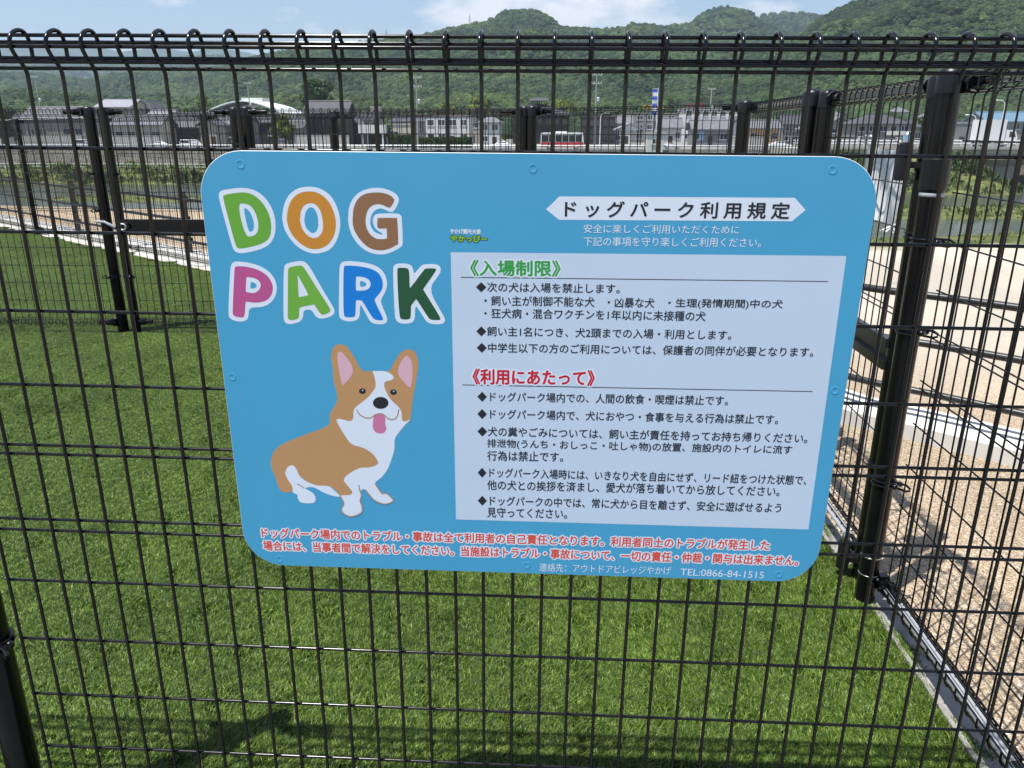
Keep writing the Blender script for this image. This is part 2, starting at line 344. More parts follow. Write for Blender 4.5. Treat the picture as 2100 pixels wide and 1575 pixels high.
edg = MB(); edg.box((1.745, -.08, 0), (1.757, 3.1, .014)); edg.add([(1.755, -.08, .007), (1.80, -.08, .007), (1.83, 3.1, .007), (1.755, 3.1, .007)], [(0, 1, 2, 3)])
M_edging = mat('edging_concrete', (.27, .26, .24), rough=.95, spec=.1, var=.3, vscale=16, bump=.3, bscale=200, bdist=.003)
tag(edg.build('edging_strip', M_edging), kind='structure')
P2 = np.array([(.7, 4.06), (-13, fy(-13)+.08)]); e2 = strip('edging_strip', np.array([(1.80, 3.20), (.67, 4.06), (-3, 6.86), (-13, fy(-13)+.06)]), -.06, .06, 0, .012, M_conc, .004); tag(e2, kind='structure')

# ================================================================ FENCES
ROWS = [1.459, 1.35, 1.2267, 1.1033, .98, .8730, .8566, .7333, .7120, .61, .4866, .3633, .24, .116]
RODS = [(.006, 1.5025), (.0140, 1.4942), (-.0215, 1.4855), (.0145, 1.4732), (-.0150, 1.4662)]
LOOP = [(0, 1.44), (0, 1.452), (-.006, 1.462), (-.0195, 1.474), (-.027, 1.487), (-.0225, 1.499), (-.010, 1.5065), (.004, 1.508), (.0135, 1.5025), (.0185, 1.490), (.019, 1.467)]
H2 = 1.575
def panel(name, x0, x1, parent, y=0.0, rv=.0025, rh=.0023, sides=8, pitch=.05, flip=1, fine=1, first=None):
    b = MB(); n = int(round((x1-x0)/pitch)); xs_ = [x0+(x1-x0-n*pitch)/2+i*pitch for i in range(n+1)]
    if first is not None: xs_ = list(np.arange(first, x1+.001, pitch))
    top = [(yy*flip+y, z) for yy, z in LOOP]; bot = [(yy*flip+y, H2-z) for yy, z in LOOP]
    if fine > 1: top = [tuple(q) for q in dense(top[1:], fine)]; top = [(y, 1.44)]+top; bot = [(q[0], H2-q[1]) for q in top]
    prof = bot[::-1]+[(y, .40), (y, .80), (y, 1.2)]+top
    for x in xs_:
        j = rng.normal(0, .0004)
        b.tube([(x+j, p[0], p[1]) for p in prof], rv, sides)
    a, e = xs_[0]-.004, xs_[-1]+.004
    for z in ROWS: b.tube([(a, y+.0054*flip, z), ((a+e)/2, y+.0054*flip, z), (e, y+.0054*flip, z)], rh, sides)
    for yy, z in RODS:
        for zz in (z, H2-z): b.tube([(a, y+yy*flip, zz), ((a+e)/2, y+yy*flip, zz), (e, y+yy*flip, zz)], rh, sides)
    return b.build(name, M_blk, parent, smooth=True)
def post(x, y, parent, r=.030, z1=1.515, grooves=True, sides=28, bands=()):
    b = MB(); a = np.arange(sides)*2*math.pi/sides
    prof = []
    for k, t in enumerate(a):                         # round tube with shallow grooves down its sides
        rr = r*(.955 if grooves and k % 7 == 0 else 1.0); prof.append((rr*math.cos(t), rr*math.sin(t)))
    V = [(x+p[0], y+p[1], z) for z in (-.05, z1-.055) for p in prof]; n = sides
    b.add(V, [(j, (j+1) % n, n+(j+1) % n, n+j) for j in range(n)])
    o = b.build('post', M_blkm, parent, smooth=True)
    c = MB(); c.lathe([(r+.0035, -.055), (r+.0035, -.010), (r+.001, -.003), (r*.8, .004), (r*.4, .009), (.001, .0105)], (x, y, z1), 24)
    c.build('post_cap', M_plas, o, smooth=True)
    return o
def clamp(x, y, z, dx, dy, parent, r=.030, bolt=True):
    b = MB(); t = np.linspace(0, 2*math.pi, 25)
    for dz in (-.006, .006): b.tube([(x+(r+.002)*math.cos(q), y+(r+.002)*math.sin(q), z+dz) for q in t], .0032, 6)
    n = math.hypot(dx, dy); dx, dy = dx/n, dy/n; ex, ey = x+dx*(r+.004), y+dy*(r+.004)
    b.tube([(ex, ey, z+.008), (ex+dx*.030, ey+dy*.030, z+.009), (ex+dx*.042, ey+dy*.042, z+.003), (ex+dx*.042, ey+dy*.042, z-.004), (ex+dx*.03, ey+dy*.03, z-.009), (ex, ey, z-.008)], .0034, 6)
    b.tube([(ex+dx*.006-dy*.014, ey+dy*.006+dx*.014, z), (ex+dx*.006+dy*.014, ey+dy*.006-dx*.014, z)], .0045, 8)
    for s in (-1, 1): b.ball((ex+dx*.006-s*dy*.015, ey+dy*.006+s*dx*.015, z), .0085, 10)
    return b.build('clamp', M_blk, parent, smooth=True)
def sleeve(x, y, dx, dy, z, parent, r=.030, ln=.115):
    """bracket and tube that hold a roll end on its post"""
    b = MB(); s = np.array([x+dx*(r-.004), y+dy*(r-.004), z]); d = np.array([dx, dy, 0.0])
    b.tube([s, s+d*.035], .017, 14); b.tube([s+d*.030, s+d*ln], .0135, 14); b.tube([s+d*.028, s+d*.048], .0225, 14)
    nrm = np.array([-dy, dx, 0.0])
    for q in (-1, 1): b.ball(s+d*.038+nrm*q*.023, .008, 8)
    b.box(tuple(s+np.array([-.012, -.012, -.026])), tuple(s+np.array([.012, .012, .026])))
    return b.build('roll_bracket', M_blk, parent, smooth=True)

# ---- front fence (leans 0.5 degrees along the slope, as the ground there falls to the right)
FF = empty('mesh_fence', (0, 0, 0), (0, .0084, 0), 'black wire mesh fence in the foreground that carries the blue sign', 'fence')
FF.location = (0, 0, 0)
panel('mesh_panel', -.20, 1.70, FF, rv=.0029, rh=.0027, sides=10, first=-.20, fine=3)
panel('mesh_panel', -2.20, -.33, FF, sides=6)
for px_, bz in ((-.284, (1.1, .86, .456)), (1.745, (1.1, .86, .456)), (-2.26, (1.1, .456))):
    p = post(px_, .034, FF, r=.029)
    for z in bz:
        if px_ < 1.7: clamp(px_, .034, z, 1, -.75, p, .029)
        if px_ > -2.2: clamp(px_, .034, z, -1, -.9, p, .031)
    if px_ < 1.7: sleeve(px_+.002, 0.0, 1, 0, 1.486, p, .031)
    if px_ > -2.2: sleeve(px_-.002, 0.0, -1, 0, 1.486, p, .031)

def run_fence(A, B, label, posts, skip_first=False, sides=5, r=.030, clamps=True, rv=.0023):
    """a straight fence from A to B (ground points); posts: distances along it"""
    A = np.array(A, float); B = np.array(B, float); d = B-A; ln = float(np.hypot(*d)); ang = math.atan2(d[1], d[0])
    root = empty('mesh_fence', (A[0], A[1], 0), (0, 0, ang), label, 'fence')
    for i, s in enumerate(posts):
        p = post(s, .034, root, r)
        if clamps:
            for z in (1.1, .86, .41):
                if s < ln-.05: clamp(s, .034, z, 1, -.9, p, r)
                if s > .05: clamp(s, .034, z, -1, -.9, p, r)
        if s < ln-.05: sleeve(s, 0, 1, 0, 1.486, p, r); sleeve(s, 0, 1, 0, .089, p, r)
        if s > .05: sleeve(s, 0, -1, 0, 1.486, p, r); sleeve(s, 0, -1, 0, .089, p, r)
    for s0, s1 in zip(posts[:-1], posts[1:]): panel('mesh_panel', s0+.055, s1-.055, root, sides=sides, rv=rv, rh=rv-.0002)
    return root
GP = .925; GL = 1.045; GE = 1.935; GF = 2.015
def RX(y): return 1.762+.0125*y
# right fence: from the front corner to the gate post, then beyond the gate to the corner
RF1 = run_fence((RX(.06), .06), (RX(GP), GP), 'short black mesh fence on the right between the front corner and the gate', [.0, GP-.06], sides=8, r=.029)
RF2 = run_fence((RX(GF), GF), (RX(3.14), 3.14), 'short black mesh fence beyond the right gate, up to the far right corner', [0, 3.14-GF], sides=6, r=.033)
# cross fence, left of its gate and right of its gate
CF1 = run_fence((-6.24, 4.0), (-2.245, 4.0), 'black mesh fence across the lawn to the left of the far gate', [0, 2.0, 3.995], sides=5, r=.036)
CF2 = run_fence((-1.20, 4.0), (.60, 4.0), 'black mesh fence across the lawn to the right of the far gate', [0, 1.80], sides=5, r=.036)
SLX = [1.79, .67, -.92, -2.48, -4.18, -6.2, -7.8, -9.4, -11.0, -12.6]
def sl(x): return (x, fy(x))
s_ = [math.hypot(x-SLX[0], fy(x)-fy(SLX[0])) for x in SLX]
SF = run_fence(sl(SLX[0]), sl(SLX[-1]), 'long black mesh fence slanting away along the far side of the lawn', s_, sides=5)

def gate(loc, ang, width, label, latch_first=True, hy=-.052, hxo=None, hz=(1.30, .10), side=-1):
    g = empty('gate', loc, (0, 0, ang), label, 'gate')
    for x in (0, width):
        p = post(x, 0, g, .030, 1.51)
        p.name = 'stile'
        for z in (1.1, .41): clamp(x, 0, z, 1 if x == 0 else -1, -.6, p, .030)
        for z in (1.486, .089): sleeve(x, 0, 1 if x == 0 else -1, 0, z, p, .03, .10)
    panel('mesh_panel', .05, width-.05, g, y=-.012, sides=6, rv=.0023, rh=.0022)
    b = MB()
    q0, q1 = sorted((side*.022, side*.040)); q2, q3 = sorted((side*.024, side*.027))
    for z in (.79, .725): b.box((-.004, q0, z-.014), (width-.03, q1, z+.014))
    b.box((-.004, q2, .739), (width-.03, q3, .776))
    b.build('latch_rail', M_blk, g)
    lx = 0 if latch_first else width; s = -1 if latch_first else 1
    h = MB()
    h.tube([(lx+s*.13, -.065, .790), (lx+s*.07, -.066, .788), (lx+s*.03, -.062, .765), (lx+s*.005, -.058, .752)], [.009, .010, .011, .010], 8)
    t = np.linspace(0, 2*math.pi, 17); h.tube([(lx-s*.045+.024*math.cos(q), -.058, .755+.020*math.sin(q)) for q in t], .0065, 8)
    h.build('latch_handle', M_zinc, g, smooth=True)
    hx = width if latch_first else 0; s2 = 1 if latch_first else -1
    for z in hz:
        k = MB(); c = (hx+(s2*.052 if hxo is None else hxo), hy, z)
        k.lathe([(.0185, -.055), (.0185, .035), (.016, .042), (.001, .044)], c, 16); k.box((min(hx, c[0])-.018, min(0, hy), z-.022), (max(hx, c[0])+.018, max(0, hy), z-.006)); k.lathe([(.033, -.03), (.0335, -.029), (.0335, -.018), (.033, -.017)], (hx, 0, z), 20)
        hg = k.build('hinge', M_plas, g, smooth=True)
        k = MB(); k.lathe([(.012, .044), (.012, .054), (.010, .062), (.006, .070), (.001, .072)], c, 12); k.build('acorn_nut', M_steel, hg, smooth=True)
    return g
G2 = gate((-2.150, 4.034, 0), 0, .870, 'closed black mesh gate at the far side of the lawn with a silver latch', True)
rang = math.atan2(1, .0125)
G1 = gate((RX(GL), GL, 0), rang, GE-GL, 'closed black mesh gate in the right fence with a banner tied on it', False, .062, .01, side=1)

# galvanised pipes lie inside the bottom rolls of the right fence
M_galvp = mat('galvanised_pipe', (.50, .52, .54), rough=.38, metal=.5, spec=.6, var=.08, vscale=20)
for fr, ln_ in ((RF1, GP-.06), (RF2, 3.14-GF), (G1, GE-GL)):
    for yy, zz in ((.0085, .092), (-.0095, .088)): MB().tube([(.02, yy, zz), (ln_/2, yy, zz), (ln_-.02, yy, zz)], .0072, 12).build('pipe', M_galvp, fr, smooth=True)
for fr, ln_ in ((RF2, 3.14-GF), (G1, GE-GL)):
    k = MB(); x = .06
    while x < ln_-.08:
        k.box((x, -.004, 1.470), (x+.026, -.001, 1.498)); k.box((x+.026, -.004, 1.470), (x+.038, -.001, 1.479)); k.box((x+.026, -.004, 1.489), (x+.038, -.001, 1.498)); x += .038
    k.build('stiffener_bar', mat('zinc_olive', (.30, .29, .24), rough=.45), fr)
b = MB(); b.lathe([(.0292, 1.228), (.0328, 1.231), (.0328, 1.305), (.0292, 1.308)], (GP-.06, .034, 0), 28); b.build('collar', M_plas, [c for c in RF1.children if c.name.startswith('post')][-1], smooth=True)
# pale tape ring round the right gate post
pp = [c for c in RF1.children if c.name.startswith('post')][-1]
b = MB(); b.lathe([(.0292, 1.213), (.0301, 1.214), (.0301, 1.222), (.0292, 1.223)], (GP-.06, .034, 0), 28); b.build('tape_ring', mat('grey_tape', (.42, .44, .45), rough=.4), pp, smooth=True)
for z_ in (.165, .105):
    b = MB(); b.lathe([(.0292, z_), (.0299, z_+.0005), (.0299, z_+.003), (.0292, z_+.0035)], (GP-.06, .034, 0), 28); b.build('wire_ring', M_steel, pp, smooth=True)

# ---- banner tied to the right gate
def banner():
    r = empty('banner', (RX(1.47), 1.47, 0), (0, 0, rang), 'small white cloth banner tied with string to the right gate', 'banner')
    n, mrow = 17, 15; V = []; F = []
    for j in range(mrow):
        for i in range(n):
            u = i/(n-1); v = j/(mrow-1)
            x = -.155+.31*u; z = 1.327-.235*v-.012*math.sin(math.pi*u)*(1-v)
            y = -.055+.010*math.sin(7*u+2.2*v)*(.3+v)+.006*math.sin(13*u-3*v)
            V.append((x+.012*v*(u-.5), y, z))
    F = [(j*n+i, j*n+i+1, (j+1)*n+i+1, (j+1)*n+i) for j in range(mrow-1) for i in range(n-1)]
    M = bpy.data.materials.new('banner_cloth'); M.use_nodes = True; nn = M.node_tree; bb = nn.nodes['Principled BSDF']
    t = nn.nodes.new('ShaderNodeTexCoord'); q = nn.nodes.new('ShaderNodeTexNoise'); q.inputs['Scale'].default_value = 9; nn.links.new(t.outputs['Object'], q.inputs['Vector'])
    c = nn.nodes.new('ShaderNodeValToRGB'); c.color_ramp.elements[0].position = .56; c.color_ramp.elements[0].color = (.80, .81, .83, 1); c.color_ramp.elements[1].position = .66; c.color_ramp.elements[1].color = (.55, .66, .82, 1)
    nn.links.new(q.outputs['Fac'], c.inputs[0]); nn.links.new(c.outputs[0], bb.inputs['Base Color']); bb.inputs['Roughness'].default_value = .85
    MB().add(V, F).build('cloth', M, r, smooth=True)
    for x, z in ((-.155, 1.327), (.155, 1.327), (-.155, 1.10), (.157, 1.095)):
        k = MB(); s = 1 if z > 1.2 else -1
        k.tube([(x, -.055, z), (x, -.03, z+.012*s), (x+.004, -.012, z+.022*s), (x+.01, -.03, z+.026*s), (x+.004, -.05, z+.010*s)], .0035, 6)
        k.tube([(x-.02, -.05, z+.03*s), (x, -.044, z+.022*s), (x+.022, -.05, z+.030*s)], .004, 6); k.ball((x, -.046, z+.022*s), .009, 8)
        k.build('tie', M_tie, r, smooth=True)
    return r
banner()

# ================================================================ SIGN
OX = np.array([math.cos(.0084), 0, -math.sin(.0084)]); OZ = np.array([math.sin(.0084), 0, math.cos(.0084)]); OO = np.array([0, 0, 1.35])
SW, SH = .966, .685; SX0 = .2515
TILT = math.atan(.0145/.685)
S_EX = OX; S_EZ = math.cos(TILT)*OZ-math.sin(TILT)*np.array([0, 1, 0]); S_N = np.cross(S_EZ, S_EX)   # S_N points away from us (+Y)
S_O = OO+OX*SX0+OZ*(-.685)+np.array([0, -.0078, 0])
def uv(px, py):                                      # photo pixel on the sign's face -> sign coordinates in metres
    d = ray(px, py); t = ((S_O-CP)@S_N)/(d@S_N); P = CP+t*d-S_O
    return np.array([P@S_EX, P@S_EZ])
sgn = empty('sign', (0, 0, 0), label='light blue rules sign with a corgi picture, screwed to the front fence', cat='sign')
sm = Matrix.Identity(4)
for i in range(3): sm[i][0] = S_EX[i]; sm[i][1] = S_N[i]; sm[i][2] = S_EZ[i]; sm[i][3] = S_O[i]
sgn.matrix_world = sm
LAY = .3                                            # the print lies almost flush
WREF = np.array(srgb(218, 221, 231)); WALB = .80
def salb(r, g, b): return tuple(np.clip(np.array(srgb(r, g, b))/WREF*WALB, .002, .9))
def ink(name, r, g, b, rough=.24): return mat('sign_'+name, salb(r, g, b), rough=rough, spec=.4, var=.02, vscale=7)
M_sblue = ink('sky_blue', 66, 153, 200); M_swhite = ink('white', 208, 219, 240); M_spanel = ink('panel_white', 184, 202, 228); M_sblack = ink('black', 32, 34, 44)
M_edge = mat('sign_edge', (.72, .72, .70), rough=.4)
def rrect(w_, h_, r, k=10):
    P = []
    for cx, cz, a0 in ((w_-r, h_-r, 0), (r, h_-r, 90), (r, r, 180), (w_-r, r, 270)):
        for i in range(k+1):
            a = math.radians(a0+90*i/k); P.append((cx+r*math.cos(a), cz+r*math.sin(a)))
    return P
RP = rrect(SW, SH, .066); n_ = len(RP); TH = .0032
b = MB()
ins = [(x+(.0005 if x < SW/2 else -.0005), z+(.0005 if z < SH/2 else -.0005)) for x, z in RP]
b.add([(x, 0, z) for x, z in ins], [tuple(range(n_-1, -1, -1))], 0)
b.add([(x, 0, z) for x, z in ins]+[(x, .0005, z) for x, z in RP]+[(x, TH, z) for x, z in RP], [(j, (j+1) % n_, n_+(j+1) % n_, n_+j) for j in range(n_)]+[(n_+j, n_+(j+1) % n_, 2*n_+(j+1) % n_, 2*n_+j) for j in range(n_)]+[tuple(range(2*n_, 3*n_))], 1)
b.build('plate', [M_sblue, M_edge], sgn)

def flat(polys, d, name, material, parent=sgn):
    """filled outlines (even-odd, so inner ones are holes) in sign coordinates, d metres proud of the plate"""
    cu = bpy.data.curves.new('tmp', 'CURVE'); cu.dimensions = '2D'; cu.fill_mode = 'FRONT'
    for P in polys:
        s = cu.splines.new('POLY'); s.points.add(len(P)-1); s.use_cyclic_u = True
        for q, p in zip(s.points, P): q.co = (p[0], p[1], 0, 1)
    return curve_to(cu, d, name, material, parent)
def curve_to(cu, d, name, material, parent):
    o = bpy.data.objects.new('tmp', cu); COL.objects.link(o)
    me = bpy.data.meshes.new_from_object(o.evaluated_get(bpy.context.evaluated_depsgraph_get()))
    V = np.zeros(len(me.vertices)*3); me.vertices.foreach_get('co', V); V = V.reshape(-1, 3); F = [tuple(p.vertices) for p in me.polygons]
    bpy.data.objects.remove(o); bpy.data.curves.remove(cu); bpy.data.meshes.remove(me)
    W = np.stack([V[:, 0], np.full(len(V), -d*LAY), V[:, 1]], 1)
    if isinstance(name, MB): name.add(W, F, material); return name
    return MB().add(W, F).build(name, material, parent)
def chaikin(P, k=2, closed=True):
    P = np.asarray(P, float)
    for _ in range(k):
        Q = np.roll(P, -1, 0); A = .75*P+.25*Q; B = .25*P+.75*Q; P = np.stack([A, B], 1).reshape(-1, 2)
    return P
def crop(ox, oy, s): return lambda P: [uv(ox+x/s, oy+y/s) for x, y in P]
def smoothpoly(P): return dense(list(P)+[P[0]], 5)[:-1]

# white rules panel, ribbon and ruled lines
flat([[uv(*p) for p in ((924.4, 517.2), (1735.8, 524.9), (1657.8, 1085.8), (935.1, 1065.2))]], .0003, 'rules_panel', M_spanel)
flat([[uv(*p) for p in ((1119.9, 429.3), (1147.3, 402.7), (1629.9, 405.7), (1652, 430.6), (1624.3, 453.7), (1146.5, 450.7))]], .0003, 'title_ribbon', M_swhite)
def thick(pa, pb, h): return [uv(pa[0], pa[1]-h), uv(pb[0], pb[1]-h), uv(pb[0], pb[1]+h), uv(pa[0], pa[1]+h)]
rl = MB()
for a, c in (((945, 568.6), (1698, 577.2)), ((948, 789.2), (1666.4, 802.9))): flat([thick(a, c, .8)], .0006, rl, 0)
rl.build('ruled_line', M_sblack, sgn)

# DOG PARK
LET = crop(400, 300, 3.75)
letters = {
 'D': ((98, 160, 60), [[(178,375),(195,342),(240,332),(340,318),(430,325),(510,365),(575,440),(612,530),(622,620),(610,700),(570,760),(500,795),(400,818),(345,824),(310,812),(288,780),(240,610),(200,460)], [(370,472),(400,480),(430,515),(452,580),(455,630),(440,655),(412,662)]],
       [[(212,385),(225,372),(350,352),(425,360),(490,400),(545,470),(580,550),(588,630),(578,695),(540,738),(450,770),(345,788),(322,780),(310,755),(260,570)], [(325,440),(385,438),(435,460),(470,520),(490,600),(482,660),(455,688),(388,700)]]),
 'O': ((190, 130, 50), [[(670,560),(680,470),(715,385),(780,330),(860,311),(945,320),(1025,365),(1080,440),(1112,540),(1115,630),(1090,720),(1040,790),(960,822),(880,818),(800,780),(735,715),(690,640)], [(840,575),(850,510),(875,475),(895,470),(920,485),(942,535),(948,600),(938,645),(910,668),(880,655),(852,620)]],
       [[(705,560),(715,480),(745,410),(800,362),(865,347),(935,355),(1000,395),(1048,460),(1078,545),(1082,625),(1062,700),(1015,760),(950,788),(880,785),(815,750),(755,690),(720,625)], [(806,570),(815,500),(840,455),(885,437),(930,450),(965,500),(983,580),(980,650),(950,695),(905,705),(860,680),(825,635)]]),
 'G': ((135, 100, 75), [[(1177,560),(1185,470),(1220,395),(1280,345),(1370,320),(1450,325),(1520,350),(1562,390),(1564,430),(1535,490),(1510,505),(1490,502),(1440,480),(1400,485),(1365,515),(1348,570),(1355,620),(1385,660),(1437,680),(1436,668),(1395,640),(1372,600),(1368,560),(1385,528),(1425,517),(1545,517),(1580,530),(1590,560),(1597,740),(1580,775),(1540,800),(1480,825),(1420,832),(1340,815),(1265,765),(1210,690),(1185,620)]],
       [[(1212,560),(1220,475),(1250,410),(1300,370),(1380,355),(1450,360),(1500,378),(1530,405),(1528,430),(1505,465),(1485,470),(1440,450),(1400,445),(1355,462),(1325,500),(1312,560),(1318,620),(1345,675),(1390,708),(1430,714),(1472,710),(1476,704),(1474,640),(1468,632),(1420,632),(1403,620),(1403,565),(1415,552),(1540,552),(1555,570),(1562,740),(1545,760),(1500,785),(1430,800),(1350,785),(1285,735),(1235,665),(1215,610)]]),
 'P': ((175, 80, 140), [[(272,930),(285,895),(320,884),(400,892),(490,915),(570,960),(620,1030),(632,1100),(612,1170),(570,1215),(510,1238),(415,1240),(412,1310),(395,1340),(355,1350),(300,1342),(265,1320),(256,1285),(262,1120)], [(428,1043),(431,1043),(460,1050),(475,1067),(473,1082),(455,1095),(428,1094),(425,1092)]],
       [[(303,935),(315,920),(400,925),(490,950),(560,995),(597,1060),(600,1110),(580,1160),(540,1192),(470,1205),(396,1194),(388,1198),(382,1300),(370,1318),(320,1312),(292,1298),(289,1275),(296,1100)], [(394,1005),(400,1005),(450,1010),(490,1030),(507,1060),(500,1095),(475,1122),(440,1130),(394,1120),(390,1114)]]),
 'A': ((105, 165, 65), [[(682,940),(695,905),(740,892),(810,880),(850,890),(885,930),(980,1100),(1060,1230),(1075,1265),(1065,1295),(1030,1315),(970,1328),(930,1315),(895,1252),(832,1262),(833,1310),(815,1345),(770,1362),(720,1370),(690,1355),(680,1320),(680,1130)]],
       [[(714,945),(725,930),(800,915),(828,920),(850,950),(950,1110),(1038,1245),(1042,1262),(1030,1280),(985,1297),(965,1290),(918,1218),(910,1216),(808,1238),(802,1244),(800,1310),(790,1328),(740,1338),(715,1330),(712,1300),(714,1120)], [(789,1000),(791,990),(796,1000),(872,1140),(868,1146),(802,1160),(797,1156)]]),
 'R': ((0, 120, 210), [[(1110,930),(1122,895),(1160,881),(1270,888),(1380,910),(1450,960),(1480,1040),(1470,1110),(1425,1185),(1440,1230),(1480,1320),(1475,1355),(1440,1372),(1380,1365),(1345,1350),(1280,1222),(1268,1225),(1268,1300),(1250,1335),(1200,1348),(1145,1342),(1112,1320),(1105,1280),(1108,1100)], [(1269,1036),(1274,1036),(1305,1043),(1320,1058),(1312,1075),(1290,1082),(1274,1080),(1269,1078)]],
       [[(1142,930),(1155,915),(1270,922),(1370,945),(1425,985),(1447,1050),(1438,1110),(1380,1175),(1382,1186),(1400,1230),(1450,1325),(1440,1340),(1390,1335),(1365,1320),(1290,1195),(1280,1184),(1243,1182),(1236,1188),(1235,1300),(1220,1315),(1160,1315),(1142,1300),(1140,1100)], [(1237,1005),(1243,1000),(1300,1005),(1340,1025),(1353,1060),(1340,1095),(1300,1110),(1243,1110),(1237,1104)]]),
 'K': ((30, 80, 55), [[(1520,940),(1535,908),(1570,900),(1640,902),(1672,925),(1680,960),(1684,985),(1735,920),(1765,906),(1850,905),(1885,922),(1892,960),(1875,990),(1795,1100),(1900,1285),(1926,1330),(1915,1360),(1880,1370),(1810,1366),(1775,1345),(1705,1228),(1692,1240),(1692,1320),(1675,1352),(1640,1364),(1580,1364),(1545,1340),(1535,1290)]],
       [[(1552,945),(1565,933),(1632,935),(1648,955),(1650,1085),(1656,1090),(1760,950),(1775,938),(1850,938),(1858,952),(1755,1096),(1755,1104),(1890,1320),(1885,1337),(1815,1335),(1795,1320),(1704,1176),(1697,1178),(1662,1225),(1660,1232),(1660,1315),(1645,1332),(1590,1332),(1570,1310)]]),
}
for ch, (colr, outer, inner) in letters.items():
    nm = 'letter'
    ol = flat([smoothpoly(LET(P)) if ch in 'OG' else chaikin(LET(P), 2) for P in outer], .0003, nm, M_swhite)
    flat([smoothpoly(LET(P)) if ch in 'OG' else chaikin(LET(P), 2) for P in inner], .0006, 'letter_face', ink('ink_'+ch.lower(), *colr), ol)

# corgi
DG = crop(500, 680, 3.75)
M_brown = ink('tan', 178, 138, 98); M_pink = ink('pink', 205, 166, 186); M_tong = ink('rose', 190, 115, 155); M_line = ink('line_tan', 165, 130, 105)
brown = [(668,190),(690,120),(735,98),(790,115),(850,195),(910,297),(1000,302),(1110,303),(1165,220),(1215,155),(1275,136),(1320,165),(1342,240),(1330,350),(1300,520),(1280,678),(1240,720),(1150,830),(1060,900),(1030,1000),(1020,1025),(960,1045),(890,1050),(800,1100),(770,1140),(790,1175),(832,1230),(815,1255),(770,1262),(735,1255),(700,1215),(650,1188),(560,1182),(480,1150),(430,1115),(380,1180),(372,1225),(340,1238),(295,1230),(260,1180),(240,1110),(213,1050),(210,980),(240,910),(320,855),(450,800),(645,722),(660,640),(700,570),(718,530),(715,470),(690,380),(685,290)]
white1 = [(990,303),(1080,304),(1130,325),(1152,350),(1140,370),(1090,385),(1080,405),(1085,435),(1120,510),(1190,580),(1212,620),(1218,680),(1245,690),(1279,676),(1230,730),(1175,800),(1160,840),(1155,920),(1110,1050),(1060,1120),(1010,1168),(1060,1240),(1100,1245),(1145,1290),(1130,1315),(1075,1325),(1010,1300),(935,1215),(897,1228),(905,1260),(895,1300),(910,1350),(905,1390),(860,1415),(810,1420),(765,1395),(752,1360),(770,1320),(742,1264),(815,1256),(833,1230),(790,1175),(770,1140),(800,1100),(890,1050),(960,1045),(1020,1026),(1031,1000),(990,940),(920,895),(840,870),(795,825),(715,690),(740,672),(810,688),(840,670),(848,600),(880,565),(950,510),(1000,450),(1015,410),(1005,350)]
white2 = [(318,1090),(335,1045),(370,1028),(400,1050),(430,1110),(480,1150),(560,1182),(650,1188),(700,1225),(740,1268),(680,1262),(610,1235),(535,1198),(475,1205),(530,1240),(552,1280),(540,1315),(480,1320),(435,1310),(415,1280),(412,1255),(378,1235),(372,1190),(340,1140)]
dog = flat([smoothpoly(DG(brown))], .0003, 'corgi_picture', M_brown)
wb = MB(); flat([smoothpoly(DG(white1))], .0006, wb, 0); flat([smoothpoly(DG(white2))], .0006, wb, 0); wb.build('white_fur', M_swhite, dog)
for P in ([(712,175),(735,150),(765,165),(862,300),(770,412),(750,405)], [(1240,185),(1270,190),(1295,240),(1300,340),(1285,435),(1265,425),(1175,328),(1200,245)]): flat([chaikin(DG(P), 3)], .0006, 'inner_ear', M_pink, dog)
def ell(cx, cy, rx, ry, k=28): return [(cx+rx*math.cos(2*math.pi*i/k), cy+ry*math.sin(2*math.pi*i/k)) for i in range(k)]
flat([DG(ell(1053, 548, 60, 46))], .0009, 'nose', M_sblack, dog)
for ex_, ey_ in ((912, 457), (1151, 465)):
    e = flat([DG(ell(ex_, ey_, 26, 21))], .0009, 'eye', M_sblack, dog); flat([DG(ell(ex_+2, ey_-6, 5, 5))], .0012, 'highlight', M_swhite, e)
flat([smoothpoly(DG([(1000,650),(1030,638),(1060,638),(1086,655),(1088,710),(1097,745),(1080,775),(1045,783),(1010,770),(992,735),(994,690)]))], .0009, 'tongue', M_tong, dog)
def stroke(P, wd):
    Q = dense(P, 5); T = np.gradient(Q, axis=0); T /= np.linalg.norm(T, axis=1, keepdims=True)+1e-9; N_ = np.stack([-T[:, 1], T[:, 0]], 1)*wd/2
    return list(Q+N_)+list((Q-N_)[::-1])
ln = MB()
for P, wd in (([(867,600),(890,635),(935,662),(975,662),(1010,640),(1050,630),(1085,645),(1110,668),(1150,675),(1180,650),(1192,595)], 8), ([(742,1264),(770,1320),(752,1360),(765,1395),(810,1420),(860,1415),(905,1390),(910,1350),(895,1300),(905,1260),(892,1220),(885,1178)], 8), ([(935,1215),(970,1260),(1010,1300),(1075,1325),(1130,1315),(1148,1292),(1100,1245),(1060,1240),(1010,1168)], 8), ([(410,1172),(440,1185),(465,1205)], 6)):
    flat([DG(stroke(P, wd))], .00115, ln, 0)
ln.build('outline', M_line, dog)

